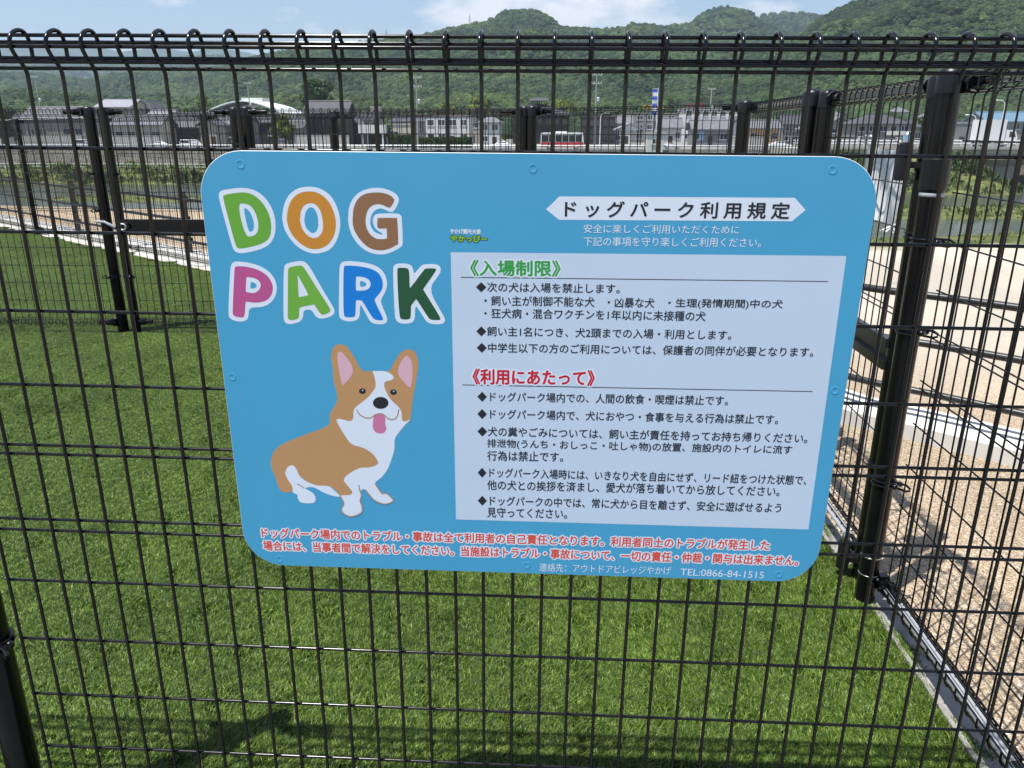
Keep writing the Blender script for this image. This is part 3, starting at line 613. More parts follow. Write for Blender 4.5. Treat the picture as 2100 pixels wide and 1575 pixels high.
# lettering
def text(body, xl, xr, yl, yr, h, name, material, d=.0009, bold=0.0, halo=None, halo_mat=None, track=1.0):
    A = uv(xl, yl); B = uv(xr, yr); D = B-A; W = float(np.hypot(*D)); ux = D/W; uz = np.array([-ux[1], ux[0]])
    hm = float(np.linalg.norm(uv((xl+xr)/2, (yl+yr)/2-h/2)-uv((xl+xr)/2, (yl+yr)/2+h/2)))
    def mesh(off):
        cu = bpy.data.curves.new('tmp', 'FONT'); cu.body = body; cu.size = 1; cu.resolution_u = 3; cu.fill_mode = 'FRONT'; cu.offset = off; cu.space_character = track
        o = bpy.data.objects.new('tmp', cu); COL.objects.link(o)
        me = bpy.data.meshes.new_from_object(o.evaluated_get(bpy.context.evaluated_depsgraph_get()))
        V = np.zeros(len(me.vertices)*3); me.vertices.foreach_get('co', V); V = V.reshape(-1, 3)[:, :2]; F = [tuple(p.vertices) for p in me.polygons]
        bpy.data.objects.remove(o); bpy.data.curves.remove(cu); bpy.data.meshes.remove(me); return V, F
    V, F = mesh(0); lo, hi = V.min(0), V.max(0); s = np.array([W/(hi[0]-lo[0]), hm/(hi[1]-lo[1])]); cz = (lo[1]+hi[1])/2
    def place(V, F, d, nm, M, parent):
        X = A+np.outer((V[:, 0]-lo[0])*s[0], ux)+np.outer((V[:, 1]-cz)*s[1], uz)
        return MB().add(np.stack([X[:, 0], np.full(len(X), -d*LAY), X[:, 1]], 1), F).build(nm, M, parent)
    def thicken(px_, d, nm, M, parent, k):          # print spread: the same glyphs laid side by side a hair apart
        mb = MB(); r_ = px_*hm/h
        for q in range(k+1):
            a = 2*math.pi*q/k; o_ = np.array([0, 0]) if q == k else r_*np.array([math.cos(a), math.sin(a)])
            X = A+np.outer((V[:, 0]-lo[0])*s[0], ux)+np.outer((V[:, 1]-cz)*s[1], uz)+o_
            mb.add(np.stack([X[:, 0], np.full(len(X), -(d+q*.00001)*LAY), X[:, 1]], 1), F)
        return mb.build(nm, M, parent)
    o = thicken(bold, d, name, material, sgn, 4) if bold else place(V, F, d, name, material, sgn)
    if halo: thicken(halo, d-.0003, 'lettering_halo', halo_mat, o, 10)
    return o
M_green = ink('heading_green', 45, 150, 70); M_red = ink('heading_red', 185, 30, 50); M_orange = ink('warning_red', 205, 75, 60); M_logo = ink('logo_green', 120, 175, 50)
text('ドッグパーク利用規定', 1159, 1619, 428.5, 432.5, 33, 'title_lettering', M_sblack, bold=.9, track=1.45)
text('安全に楽しくご利用いただくために', 1197, 1516, 468.7, 471, 18, 'subtitle_lettering', M_swhite)
text('下記の事項を守り楽しくご利用ください。', 1197, 1561, 495, 497.5, 19, 'subtitle_lettering', M_swhite)
text('やかげ観光大使', 923.6, 985.7, 474.0, 475.2, 10, 'caption_lettering', M_swhite, bold=.35)
text('やかっぴー', 924, 999, 488.5, 490.5, 13, 'caption_lettering', M_logo, bold=.9, halo=2.0, halo_mat=M_sblack)
text('《入場制限》', 965, 1149, 549.3, 551, 32, 'heading_lettering', M_green, bold=1.1, halo=4.2, halo_mat=M_swhite)
text('《利用にあたって》', 970, 1219, 772, 775.5, 31, 'heading_lettering', M_red, bold=1.1, halo=4.2, halo_mat=M_swhite)
for body, xl, xr, yl, yr in (
 ('◆次の犬は入場を禁止します。', 976.3, 1271, 588.7, 592.4), ('・飼い主が制御不能な犬', 993.5, 1219, 616.4, 619.2), ('・凶暴な犬', 1246.5, 1342, 619.9, 621.4), ('・生理(発情期間)中の犬', 1370.5, 1605, 622.2, 624.9),
 ('・狂犬病・混合ワクチンを1年以内に未接種の犬', 993.5, 1447, 642.3, 648.6), ('◆飼い主1名につき、犬2頭までの入場・利用とします。', 977, 1500, 679.2, 687.5),
 ('◆中学生以下の方のご利用については、保護者の同伴が必要となります。', 978, 1668, 712.9, 722.4), ('◆ドッグパーク場内での、人間の飲食・喫煙は禁止です。', 979.3, 1493, 813.2, 822),
 ('◆ドッグパーク場内で、犬におやつ・食事を与える行為は禁止です。', 979.3, 1596, 848.7, 860.6), ('◆犬の糞やごみについては、飼い主が責任を持ってお持ち帰りください。', 979.3, 1656, 884.5, 899.3),
 ('排泄物(うんち・おしっこ・吐しゃ物)の放置、施設内のトイレに流す', 999.4, 1624, 910, 923.7), ('行為は禁止です。', 999.4, 1155, 934.3, 937.3),
 ('◆ドッグパーク入場時には、いきなり犬を自由にせず、リード紐をつけた状態で、', 980, 1654, 969, 985.2), ('他の犬との挨拶を済まし、愛犬が落ち着いてから放してください。', 999.4, 1599, 994.2, 1007.7),
 ('◆ドッグパークの中では、常に犬から目を離さず、安全に遊ばせるよう', 980, 1602, 1026.3, 1042), ('見守ってください。', 999.4, 1163, 1050.3, 1053.8)):
    text(body, xl, xr, yl, yr, 20, 'rule_lettering', M_sblack, bold=.3)
text('ドッグパーク場内でのトラブル・事故は全て利用者の自己責任となります。利用者同士のトラブルが発生した', 537, 1578, 1092.3, 1118.4, 20, 'warning_lettering', M_orange, bold=.55, halo=2.9, halo_mat=M_swhite)
text('場合には、当事者間で解決をしてください。当施設はトラブル・事故について、一切の責任・仲裁・関与は出来ません。', 540, 1637, 1118.4, 1149.8, 20, 'warning_lettering', M_orange, bold=.55, halo=2.9, halo_mat=M_swhite)
text('連絡先：アウトドアビレッジやかげ', 1106, 1376, 1163.2, 1170.5, 17, 'contact_lettering', M_swhite)
text('TEL:0866-84-1515', 1395.5, 1566.6, 1172.5, 1179.5, 14, 'contact_lettering', M_swhite)

# screw heads
for px_, py_ in ((493, 337), (1093, 345.5), (1708, 348.5), (475.5, 773), (1712, 801), (573, 1147), (1080, 1159.5), (1597, 1178)):
    c = uv(px_, py_); k = MB(); V = []
    N = 20; pr = [(.0068, -.0004), (.0067, .00015), (.0060, .0004), (.0052, .00045), (.0048, .0003), (.0001, .0003)]
    for r_, y_ in pr: V += [(c[0]+r_*math.cos(2*math.pi*j/N), -y_, c[1]+r_*math.sin(2*math.pi*j/N)) for j in range(N)]
    k.add(V, [(i*N+(j+1) % N, i*N+j, (i+1)*N+j, (i+1)*N+(j+1) % N) for i in range(len(pr)-1) for j in range(N)])
    k.build('screw_head', M_sblue, sgn, smooth=True)

# ================================================================ RAILING
RN = offset_line(KN, .13)
def railing():
    r = empty('railing', (0, 0, 0), label='black three-bar pipe railing standing in the pale kerb beyond the fences', cat='railing')
    P = dense(RN[1:], 8)
    seg = np.concatenate([[0], np.cumsum(np.hypot(*np.diff(P, axis=0).T))])
    def pos(s): return np.array([np.interp(s, seg, P[:, 0]), np.interp(s, seg, P[:, 1])])
    def near(x): return seg[np.argmin(abs(P[:, 0]-x))]
    sp = [near(x) for x in (4.6, 2.87, .6, -1.0, -3.19, -5.62, -8.2, -10.5)]
    for s in sp:
        p = pos(s); b = MB(); b.box((-.035, -.022, .06), (.035, .022, .735)); o = b.build('post', M_rail, r); t = pos(s+.05)-pos(s-.05)
        o.location = (p[0], p[1], 0); o.rotation_euler = (0, 0, math.atan2(t[1], t[0]))
        k = MB(); k.box((-.037, -.024, .735), (.037, .024, .745))
        for z in (.66, .44, .21):
            k.box((-.05, -.034, z-.035), (.05, -.022, z+.035))
            k.ball((0, -.036, z-.02), .008, 8)
        k.build('rail_bracket', M_rail, o)
    # rails hang on the side of the posts towards the dog run
    Q = offset_line(P, -.044)
    for z in (.665, .445, .215):
        MB().tube([(q[0], q[1], z) for q in Q], .0175, 12).build('rail', M_rail, r, smooth=True)
railing()

# ================================================================ HILLS AND FOREST
def leafmat(name, col, rnd=.35, rough=.75, hue=.02):
    M = mat(name, col, rough=rough, spec=.15, var=.45, vscale=.55, rnd=rnd)
    n = M.node_tree; l = n.links.new; b = n.nodes['Principled BSDF']; h = [q for q in n.nodes if q.type == 'HUE_SAT'][0]
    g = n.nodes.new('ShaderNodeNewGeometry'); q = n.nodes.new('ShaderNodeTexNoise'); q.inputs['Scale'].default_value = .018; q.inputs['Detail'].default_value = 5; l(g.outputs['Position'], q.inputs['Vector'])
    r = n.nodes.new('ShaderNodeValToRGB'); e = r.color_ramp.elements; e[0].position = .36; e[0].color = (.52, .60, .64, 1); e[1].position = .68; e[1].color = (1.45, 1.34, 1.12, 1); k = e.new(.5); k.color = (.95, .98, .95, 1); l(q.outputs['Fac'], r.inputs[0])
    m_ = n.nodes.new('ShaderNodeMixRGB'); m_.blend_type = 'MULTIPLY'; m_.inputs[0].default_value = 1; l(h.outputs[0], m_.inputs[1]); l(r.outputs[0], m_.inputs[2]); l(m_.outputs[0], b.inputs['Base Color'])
    return M
def crown_forest(name, P, scale, col, label, variants=5, seed=0, flatten=.8, rnd=.45):
    """many tree crowns standing on the points P: one uncountable wood"""
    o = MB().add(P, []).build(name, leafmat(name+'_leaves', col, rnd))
    ng = bpy.data.node_groups.new(name, 'GeometryNodeTree')
    ng.interface.new_socket(name='Geometry', in_out='INPUT', socket_type='NodeSocketGeometry'); ng.interface.new_socket(name='Geometry', in_out='OUTPUT', socket_type='NodeSocketGeometry')
    N = ng.nodes.new; l = ng.links.new; gi = N('NodeGroupInput'); go = N('NodeGroupOutput'); jn = N('GeometryNodeGeometryToInstance')
    for k in range(variants):
        ic = N('GeometryNodeMeshIcoSphere'); ic.inputs['Subdivisions'].default_value = 4
        nm = N('GeometryNodeInputNormal'); ps = N('GeometryNodeInputPosition'); add = N('ShaderNodeVectorMath'); add.operation = 'ADD'; add.inputs[1].default_value = (k*7.3+seed, k*3.1, 2.7*k)
        l(ps.outputs[0], add.inputs[0]); sp = N('GeometryNodeSetPosition'); l(ic.outputs['Mesh'], sp.inputs['Geometry'])
        tot = None
        for sc, amp in ((1.4, .9), (3.6, .6), (9.0, .45)):
            q = N('ShaderNodeTexNoise'); q.inputs['Scale'].default_value = sc; q.inputs['Detail'].default_value = 3; l(add.outputs[0], q.inputs['Vector'])
            m_ = N('ShaderNodeMath'); m_.operation = 'MULTIPLY_ADD'; m_.inputs[1].default_value = amp; m_.inputs[2].default_value = -amp/2; l(q.outputs['Fac'], m_.inputs[0])
            if tot is None: tot = m_.outputs[0]
            else:
                a_ = N('ShaderNodeMath'); a_.operation = 'ADD'; l(tot, a_.inputs[0]); l(m_.outputs[0], a_.inputs[1]); tot = a_.outputs[0]
        vm = N('ShaderNodeVectorMath'); vm.operation = 'SCALE'; l(nm.outputs[0], vm.inputs[0]); l(tot, vm.inputs['Scale']); l(vm.outputs[0], sp.inputs['Offset'])
        l(sp.outputs[0], jn.inputs[0])
    sm_ = N('GeometryNodeSetMaterial'); sm_.inputs['Material'].default_value = o.data.materials[0]; l(jn.outputs[0], sm_.inputs[0])
    io = N('GeometryNodeInstanceOnPoints'); io.inputs['Pick Instance'].default_value = True
    rv = N('FunctionNodeRandomValue'); rv.data_type = 'FLOAT_VECTOR'; rv.inputs[0].default_value = (-.25, -.25, 0); rv.inputs[1].default_value = (.25, .25, 6.283)
    rs = N('FunctionNodeRandomValue'); rs.data_type = 'FLOAT_VECTOR'; rs.inputs[0].default_value = (scale*.55, scale*.55, scale*.55*flatten); rs.inputs[1].default_value = (scale*1.25, scale*1.25, scale*1.35*flatten); rs.inputs['Seed'].default_value = 5
    l(gi.outputs[0], io.inputs['Points']); l(sm_.outputs[0], io.inputs['Instance']); l(rv.outputs[0], io.inputs['Rotation']); l(rs.outputs[0], io.inputs['Scale']); l(io.outputs[0], go.inputs[0])
    md = o.modifiers.new('crowns', 'NODES'); md.node_group = ng
    return tag(o, label, 'forest', kind='stuff')
def hill(ridge, Yr, Yb, zb, base_mat, crown=0, spacing=0, col=None, label=None, name='wooded_hillside', relief=.10, down=0, seed=0):
    R_ = np.array(ridge, float); NU, NV = 170, 40
    pxs = np.linspace(R_[0, 0], R_[-1, 0], NU); pys = np.interp(pxs, R_[:, 0], R_[:, 1])
    top = np.array([at(x, y+down, Yr) for x, y in zip(pxs, pys)]); bot = np.array([at(x, 267, Yb) for x in pxs]); bot[:, 2] = zb
    vs = np.concatenate([np.linspace(0, 1, NV), np.linspace(1.06, 1.6, 8)])
    G = np.zeros((len(vs), NU, 3))
    for i, v in enumerate(vs):
        t = min(v, 1); e = t**.92
        P = bot+(top-bot)*t; P[:, 2] = bot[:, 2]+(top[:, 2]-bot[:, 2])*e
        if v > 1: P[:, 1] = top[:, 1]+(v-1)*(Yr-Yb)*1.2; P[:, 2] = top[:, 2]-(top[:, 2]-bot[:, 2])*((v-1)/.6)**1.4
        hgt = np.maximum(top[:, 2]-bot[:, 2], 1)
        w_ = math.sin(math.pi*min(t, 1))
        P[:, 2] += hgt*relief*w_*(wob(P[:, 0], P[:, 1], 2*math.pi/((Yr-Yb)*.9), seed)+.5*wob(P[:, 0], P[:, 1], 2*math.pi/((Yr-Yb)*.33), seed+3))
        G[i] = P
    V = G.reshape(-1, 3); F = [(j*NU+i, j*NU+i+1, (j+1)*NU+i+1, (j+1)*NU+i) for j in range(len(vs)-1) for i in range(NU-1)]
    o = MB().add(V, F).build('hill', base_mat, smooth=True); tag(o, kind='structure')
    if crown:
        pts = []
        W = np.hypot(*(bot[-1]-bot[0])[:2]+(top[-1]-top[0])[:2])/2 if 0 else (np.linalg.norm(bot[-1]-bot[0])+np.linalg.norm(top[-1]-top[0]))/2
        Hh = np.linalg.norm(top.mean(0)-bot.mean(0)); n = int(W*Hh*1.05/spacing**2)
        r_ = np.random.default_rng(seed+11); iv = r_.random(n)*(NV+1.2); iu = r_.random(n)*(NU-1.001)
        for a, c in zip(iv, iu):
            i, j = int(a), int(c); fa, fc = a-i, c-j
            pts.append((1-fa)*((1-fc)*G[i, j]+fc*G[i, j+1])+fa*((1-fc)*G[i+1, j]+fc*G[i+1, j+1]))
        P = np.array(pts); P[:, 2] += crown*.35
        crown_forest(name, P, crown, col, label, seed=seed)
    return o
M_hill = mat('hill_soil', (.028, .045, .016), rough=.95, spec=.1, var=.3, vscale=.05)
M_far = mat('far_hill', (.03, .055, .02), rough=.95, spec=.1, var=.35, vscale=.012)
hill([(-700, 90), (-300, 88), (0, 83), (40, 92), (110, 98), (200, 96), (245, 106), (330, 97), (390, 107), (440, 98), (500, 106), (560, 120), (640, 130)], 4200, 3000, GZ, M_far, seed=2)
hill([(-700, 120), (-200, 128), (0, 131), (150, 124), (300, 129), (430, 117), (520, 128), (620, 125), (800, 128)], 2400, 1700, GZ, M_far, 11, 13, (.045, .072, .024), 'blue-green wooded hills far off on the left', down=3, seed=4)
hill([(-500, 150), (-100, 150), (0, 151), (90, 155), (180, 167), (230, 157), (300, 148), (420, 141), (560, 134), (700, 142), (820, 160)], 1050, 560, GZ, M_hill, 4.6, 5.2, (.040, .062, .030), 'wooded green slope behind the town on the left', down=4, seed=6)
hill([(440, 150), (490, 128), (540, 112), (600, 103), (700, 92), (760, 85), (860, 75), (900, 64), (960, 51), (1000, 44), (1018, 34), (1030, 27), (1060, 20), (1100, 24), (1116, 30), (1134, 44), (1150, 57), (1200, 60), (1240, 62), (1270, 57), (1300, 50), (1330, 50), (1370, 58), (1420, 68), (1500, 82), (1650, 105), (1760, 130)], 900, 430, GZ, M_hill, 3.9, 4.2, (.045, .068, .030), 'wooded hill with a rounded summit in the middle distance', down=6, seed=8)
hill([(1290, 85), (1340, 66), (1380, 52), (1420, 47), (1440, 30), (1470, 17), (1510, 14), (1540, 29), (1560, 44), (1600, 62), (1680, 90)], 1150, 800, GZ, M_hill, 4.8, 5.4, (.042, .065, .030), 'second wooded summit behind, right of the rounded one', down=5, seed=10)
hill([(1480, 70), (1540, 45), (1580, 32), (1620, 27), (1660, 33), (1700, 36), (1760, 55), (1840, 80)], 1500, 1100, GZ, M_hill, 7.5, 8.5, (.042, .065, .030), 'low wooded ridge between the second summit and the right hill', down=4, seed=12)
hill([(1380, 150), (1450, 128), (1560, 98), (1640, 74), (1690, 32), (1730, 10), (1800, -20), (1900, -45), (2000, -60), (2150, -75), (2500, -95), (2900, -100)], 640, 330, GZ, M_hill, 2.7, 2.9, (.043, .066, .026), 'steep wooded hill rising out of the picture on the right', down=8, seed=14)
hill([(420, 228), (480, 214), (560, 206), (640, 200), (720, 206), (830, 213), (890, 212), (940, 204), (1000, 197), (1060, 206), (1130, 206), (1200, 211), (1300, 214), (1400, 205), (1500, 210), (1600, 196), (1680, 198), (1760, 208), (1850, 212), (2000, 205), (2200, 196), (2500, 190)], 380, 300, GZ, M_hill, 2.6, 2.6, (.105, .125, .034), 'lighter yellow-green wood along the foot of the hills', down=2, seed=16)
hill([(-500, 205), (-200, 200), (0, 196), (60, 192), (140, 205), (220, 209), (320, 206), (420, 212), (520, 222)], 420, 320, GZ, M_hill, 3.0, 3.0, (.07, .10, .03), 'low wood at the edge of the town on the left', down=2, seed=18)

# ================================================================ RIVERSIDE
M_wall = None
def stone_wall_material():
    M = bpy.data.materials.new('stone_blocks'); M.use_nodes = True; n = M.node_tree; b = n.nodes['Principled BSDF']; l = n.links.new
    t = n.nodes.new('ShaderNodeTexCoord'); mp_ = n.nodes.new('ShaderNodeMapping'); mp_.inputs['Rotation'].default_value = (math.radians(90), math.radians(45), 0)
    br = n.nodes.new('ShaderNodeTexBrick'); br.inputs['Scale'].default_value = 2.2; br.inputs['Brick Width'].default_value = .55; br.inputs['Row Height'].default_value = .5; br.offset = 0
    br.inputs['Color1'].default_value = (.27, .25, .215, 1); br.inputs['Color2'].default_value = (.17, .155, .13, 1); br.inputs['Mortar'].default_value = (.07, .065, .055, 1); br.inputs['Mortar Size'].default_value = .03
    l(t.outputs['Object'], mp_.inputs[0]); l(mp_.outputs[0], br.inputs['Vector'])
    q = n.nodes.new('ShaderNodeTexNoise'); q.inputs['Scale'].default_value = .35; q.inputs['Detail'].default_value = 6; l(t.outputs['Object'], q.inputs['Vector'])
    mr = n.nodes.new('ShaderNodeMapRange'); mr.inputs['From Min'].default_value = .3; mr.inputs['From Max'].default_value = .7; mr.inputs['To Min'].default_value = .6; mr.inputs['To Max'].default_value = 1.3; l(q.outputs['Fac'], mr.inputs['Value'])
    h = n.nodes.new('ShaderNodeHueSaturation'); l(br.outputs['Color'], h.inputs['Color']); l(mr.outputs[0], h.inputs['Value']); l(h.outputs[0], b.inputs['Base Color']); b.inputs['Roughness'].default_value = .95
    return M
def river_wall():
    V = []; X = np.linspace(-170, 170, 60)
    for x in X:
        y = 124.5-.03*x
        V += [(x, y-1.7, -7.2), (x, y-.2, -1.78), (x, y-.2, -1.60), (x, y+.35, -1.60), (x, y+.35, -2.4)]
    F = [(i*5+j, (i+1)*5+j, (i+1)*5+j+1, i*5+j+1) for i in range(len(X)-1) for j in range(4)]
    r = MB().add(V, F).build('river_wall', stone_wall_material()); tag(r, 'grey stone block retaining wall on the far river bank', 'wall')
river_wall()
M_asph = mat('asphalt', (.085, .085, .088), rough=.9, spec=.2, var=.15, vscale=1.5)
rd = MB().add([(-200, 132.5, GZ+.006), (200, 120.4, GZ+.006), (200, 139, GZ+.006), (-200, 147, GZ+.006)], [(0, 1, 2, 3)]).build('road', M_asph); tag(rd, kind='structure')
rd = MB().add([(-200, 137.4, GZ+.011), (200, 127.4, GZ+.011), (200, 127.55, GZ+.011), (-200, 137.55, GZ+.011)], [(0, 1, 2, 3)]).build('road_marking', M_white); tag(rd, kind='structure')

M_grail = mat('pale_green_paint', (.50, .62, .47), rough=.5); M_galv = mat('galvanised', (.52, .53, .53), rough=.45, metal=.3)
def guard_rail(name, x0, x1, yf, zf, h, nrail, step, m_, label, rr=.06):
    r = empty(name, (0, 0, 0), label=label, cat='guard rail'); b = MB(); xs_ = np.arange(x0, x1, step)
    for x in xs_: b.box((x-.06, yf(x)-.06, zf(x)-.3), (x+.06, yf(x)+.06, zf(x)+h))
    b.build('post', m_, r)['kind'] = 'stuff'
    for k in range(nrail):
        z = h*(k+1)/nrail-.08
        MB().tube([(x, yf(x)-.09, zf(x)+z) for x in (x0, x1)], rr, 6).build('rail', m_, r)
guard_rail('guard_rail', -130, -6, lambda x: 118.0-.03*x, lambda x: -4.4, .85, 2, 2.0, M_grail, 'pale green guard rail on the grassy terrace below the stone wall', .07)
guard_rail('guard_rail', -150, 41, lambda x: 125.2-.03*x, lambda x: -1.6, .72, 1, 2.4, M_galv, 'grey guard rail along the road on top of the stone wall', .13)

# weeds and reeds: uncountable blades and leaf sprays
M_weed = None
def weeds(name, regions, label, cols):
    V = []; F = []; tone = []
    r_ = np.random.default_rng(23)
    for (x0, x1, y0, y1, n, h0, h1, tz) in regions:
        for _ in range(n):
            x, y = r_.uniform(x0, x1), r_.uniform(y0, y1); dens = wob(np.array(x), np.array(y), .45, 2)
            if dens < -.35 and r_.random() < .8: continue
            z = float(ground_z(np.array(x), np.array(y)))-.05
            if z < -6.05: continue
            hh = r_.uniform(h0, h1)*(1+.6*max(0, float(dens))); t0 = np.clip(tz+r_.normal(0, .16), 0, 1)
            for q in range(5):
                a = r_.uniform(0, 6.28); sp = r_.uniform(.15, .5)*hh; wd = hh*.10; o = len(V)
                ux, uy = math.cos(a+1.57)*wd, math.sin(a+1.57)*wd; ex, ey = x+math.cos(a)*sp, y+math.sin(a)*sp; mz = z+hh*r_.uniform(.45, .75)
                V += [(x+r_.normal(0, .2), y+r_.normal(0, .2), z), ((x+ex)/2-ux, (y+ey)/2-uy, mz), (ex, ey, z+hh*r_.uniform(.75, 1.1)), ((x+ex)/2+ux, (y+ey)/2+uy, mz)]; F.append((o, o+1, o+2, o+3)); tone += [t0]*4
    M = bpy.data.materials.new(name+'_leaf'); M.use_nodes = True; n = M.node_tree; b = n.nodes['Principled BSDF']
    a_ = n.nodes.new('ShaderNodeAttribute'); a_.attribute_name = 'tone'; c = n.nodes.new('ShaderNodeValToRGB'); e = c.color_ramp.elements
    e[0].color = (*cols[0], 1); e[1].color = (*cols[2], 1); k = e.new(.5); k.color = (*cols[1], 1)
    n.links.new(a_.outputs['Fac'], c.inputs[0]); n.links.new(c.outputs[0], b.inputs['Base Color']); b.inputs['Roughness'].default_value = .8
    o = MB().add(V, F).build(name, M); q = o.data.attributes.new('tone', 'FLOAT', 'POINT'); q.data.foreach_set('value', tone)
    return tag(o, label, 'vegetation', kind='stuff')
weeds('bank_weeds', [(-95, -4, 106, 117.0, 5200, .25, .75, .55), (-95, -4, 108.5, 112, 420, .6, 1.3, .15), (-62, -2, 82, 91, 2600, .12, .35, .75), (22, 62, 92, 108, 3000, .25, .9, .22), (50, 61, 100, 110, 400, .4, 1.0, .3), (12, 75, 67, 79, 3600, .15, .45, .42), (-100, -4, 118.5, 122.5, 1800, .3, .9, .75)],
      'tall weeds, reeds and shrubs on the river banks and islands', ((.03, .055, .018), (.10, .14, .035), (.24, .25, .07)))
weeds('bank_grass', [(2, 18, 9.6, 14, 6000, .03, .12, .7)], 'short grass along the edge of the near river bank', ((.04, .075, .02), (.11, .15, .04), (.22, .23, .08)))

# ================================================================ TOWN
def W(x, y, Y): return at(x, y, Y)
def pal(name, r, g, b, **k): return mat(name, tuple(min(.8, c) for c in srgb(r, g, b)), **k)
M_tile = pal('grey_roof_tile', 104, 105, 110, rough=.6, var=.15, vscale=1.2, bump=.4, bscale=9, bdist=.05)
M_tiled = pal('dark_roof_tile', 66, 67, 72, rough=.55, var=.15, vscale=1.2, bump=.4, bscale=9, bdist=.05)
M_tilel = pal('light_roof_tile', 140, 140, 146, rough=.6, var=.12, vscale=1)
M_bei = pal('beige_plaster', 158, 150, 138, rough=.9, var=.1, vscale=.8); M_cream = pal('cream_plaster', 192, 186, 170, rough=.9, var=.08, vscale=.8)
M_wht = pal('white_plaster', 206, 205, 202, rough=.85, var=.06, vscale=.8); M_gry = pal('grey_siding', 128, 127, 127, rough=.8, var=.1, vscale=.8)
M_tim = pal('dark_timber', 58, 50, 46, rough=.8, var=.2, vscale=1.5); M_tan = pal('tan_siding', 200, 160, 118, rough=.85, var=.08); M_mar = pal('maroon_panel', 110, 52, 56, rough=.7)
M_glass = mat('window_glass', (.03, .04, .05), rough=.08, spec=.6); M_frame = pal('window_frame', 200, 202, 204, rough=.5); M_dframe = pal('dark_frame', 60, 58, 58, rough=.5)
M_blueroof = pal('blue_sheet_roof', 92, 122, 140, rough=.5, var=.08); M_gymroof = pal('pale_green_sheet_roof', 218, 226, 222, rough=.45, var=.05)
M_conc2 = pal('weathered_concrete', 168, 164, 156, rough=.95, var=.15, vscale=.6)
def window(par, x, z, w_, h_, y, dark=False):
    f = MB(); t = .07
    f.box((x, y-.06, z), (x+t, y+.02, z+h_)); f.box((x+w_-t, y-.06, z), (x+w_, y+.02, z+h_)); f.box((x+t, y-.06, z), (x+w_-t, y+.02, z+t)); f.box((x+t, y-.06, z+h_-t), (x+w_-t, y+.02, z+h_))
    f.box((x+w_/2-t/2, y-.055, z+t), (x+w_/2+t/2, y+.02, z+h_-t)); f.box((x-.1, y-.12, z-.08), (x+w_+.1, y+.02, z))
    o = f.build('window', M_dframe if dark else M_frame, par)
    MB().box((x+t, y-.03, z+t), (x+w_-t, y-.005, z+h_-t)).build('pane', M_glass, o)
def house(x0, x1, yr, ye, Y, wall, roof, style, label, cols=3, rows=1, depth=7, over=.5, name='house', cat='house', door=True, dark=False, gz=GZ):
    A = W(x0, ye, Y); B = W(x1, ye, Y); X0, X1 = A[0], B[0]; ze = A[2]; zr = W((x0+x1)/2, yr, Y+depth/2)[2] if style != 'flat' else W(x0, yr, Y)[2]
    cx = (X0+X1)/2; r = empty(name, (cx, Y, gz), label=label, cat=cat); w_ = (X1-X0)/2; D = depth; ze -= gz; zr -= gz
    if style == 'flat': ze = zr-.35
    wl = w_-(over if style != 'flat' else .12)
    b = MB(); y0 = over if style != 'flat' else .1
    b.box((-wl, y0, -.4), (wl, D-y0, ze))
    if style == 'gable_x':
        for s in (-1, 1): b.add([(s*wl, y0, ze), (s*wl, D-y0, ze), (s*wl, D/2, zr-.12)], [(0, 1, 2)])
    if style == 'gable_y':
        for yy in (y0, D-y0): b.add([(-wl, yy, ze), (wl, yy, ze), (0, yy, zr-.12)], [(0, 1, 2)])
    b.build('wall', wall, r)
    R_ = MB(); t = .22
    if style == 'flat':
        R_.box((-w_, 0, ze), (w_, D, ze+.35))
    else:
        if style == 'gable_x': C_ = [[(-w_, 0, ze-.1), (w_, 0, ze-.1), (w_, D/2, zr), (-w_, D/2, zr)], [(w_, D, ze-.1), (-w_, D, ze-.1), (-w_, D/2, zr), (w_, D/2, zr)]]
        elif style == 'gable_y': C_ = [[(-w_, D, ze-.1), (-w_, 0, ze-.1), (0, 0, zr), (0, D, zr)], [(w_, 0, ze-.1), (w_, D, ze-.1), (0, D, zr), (0, 0, zr)]]
        else:
            k = max(w_-D/2*.9, w_*.12); C_ = [[(-w_, 0, ze-.1), (w_, 0, ze-.1), (k, D/2, zr), (-k, D/2, zr)], [(w_, D, ze-.1), (-w_, D, ze-.1), (-k, D/2, zr), (k, D/2, zr)], [(w_, 0, ze-.1), (w_, D, ze-.1), (k, D/2, zr)], [(-w_, D, ze-.1), (-w_, 0, ze-.1), (-k, D/2, zr)]]
        for P in C_:
            n = len(P); R_.add(P+[(p[0], p[1], p[2]+t) for p in P], [tuple(range(n-1, -1, -1)), tuple(range(n, 2*n))]+[(i, (i+1) % n, n+(i+1) % n, n+i) for i in range(n)])
        if style in ('gable_x', 'hip'):
            kk = w_ if style == 'gable_x' else k
            R_.tube([(-kk, D/2, zr+t), (kk, D/2, zr+t)], .2, 6)
    R_.build('roof', roof, r)
    hh = ze/rows
    for rr in range(rows):
        for c in range(cols):
            sx = 2*wl/cols; ww = min(sx*.62, 2.1); x = -wl+c*sx+(sx-ww)/2; h_ = min(1.25, hh*.5); z = rr*hh+hh*.42-(.1 if rows > 1 else 0)
            if rr == 0 and c == cols//2 and door:
                d = MB(); d.box((x+.1, y0-.06, 0), (x+1.0, y0+.02, min(2.0, hh*.8))); o = d.build('door', M_tim if not dark else M_dframe, r); MB().box((x+.85, y0-.11, .95), (x+.92, y0-.062, 1.1)).build('handle', M_steel, o)
                continue
            window(r, x, z, ww, h_, y0, dark)
    return r
house(38, 172, 222, 243, 152, M_bei, M_tile, 'gable_x', 'grey-roofed beige house at the far left of the town', 5, 1, 8)
house(190, 266, 206, 220, 235, M_bei, M_tilel, 'gable_x', 'large pale grey roof standing behind the left houses', 4, 2, 14)
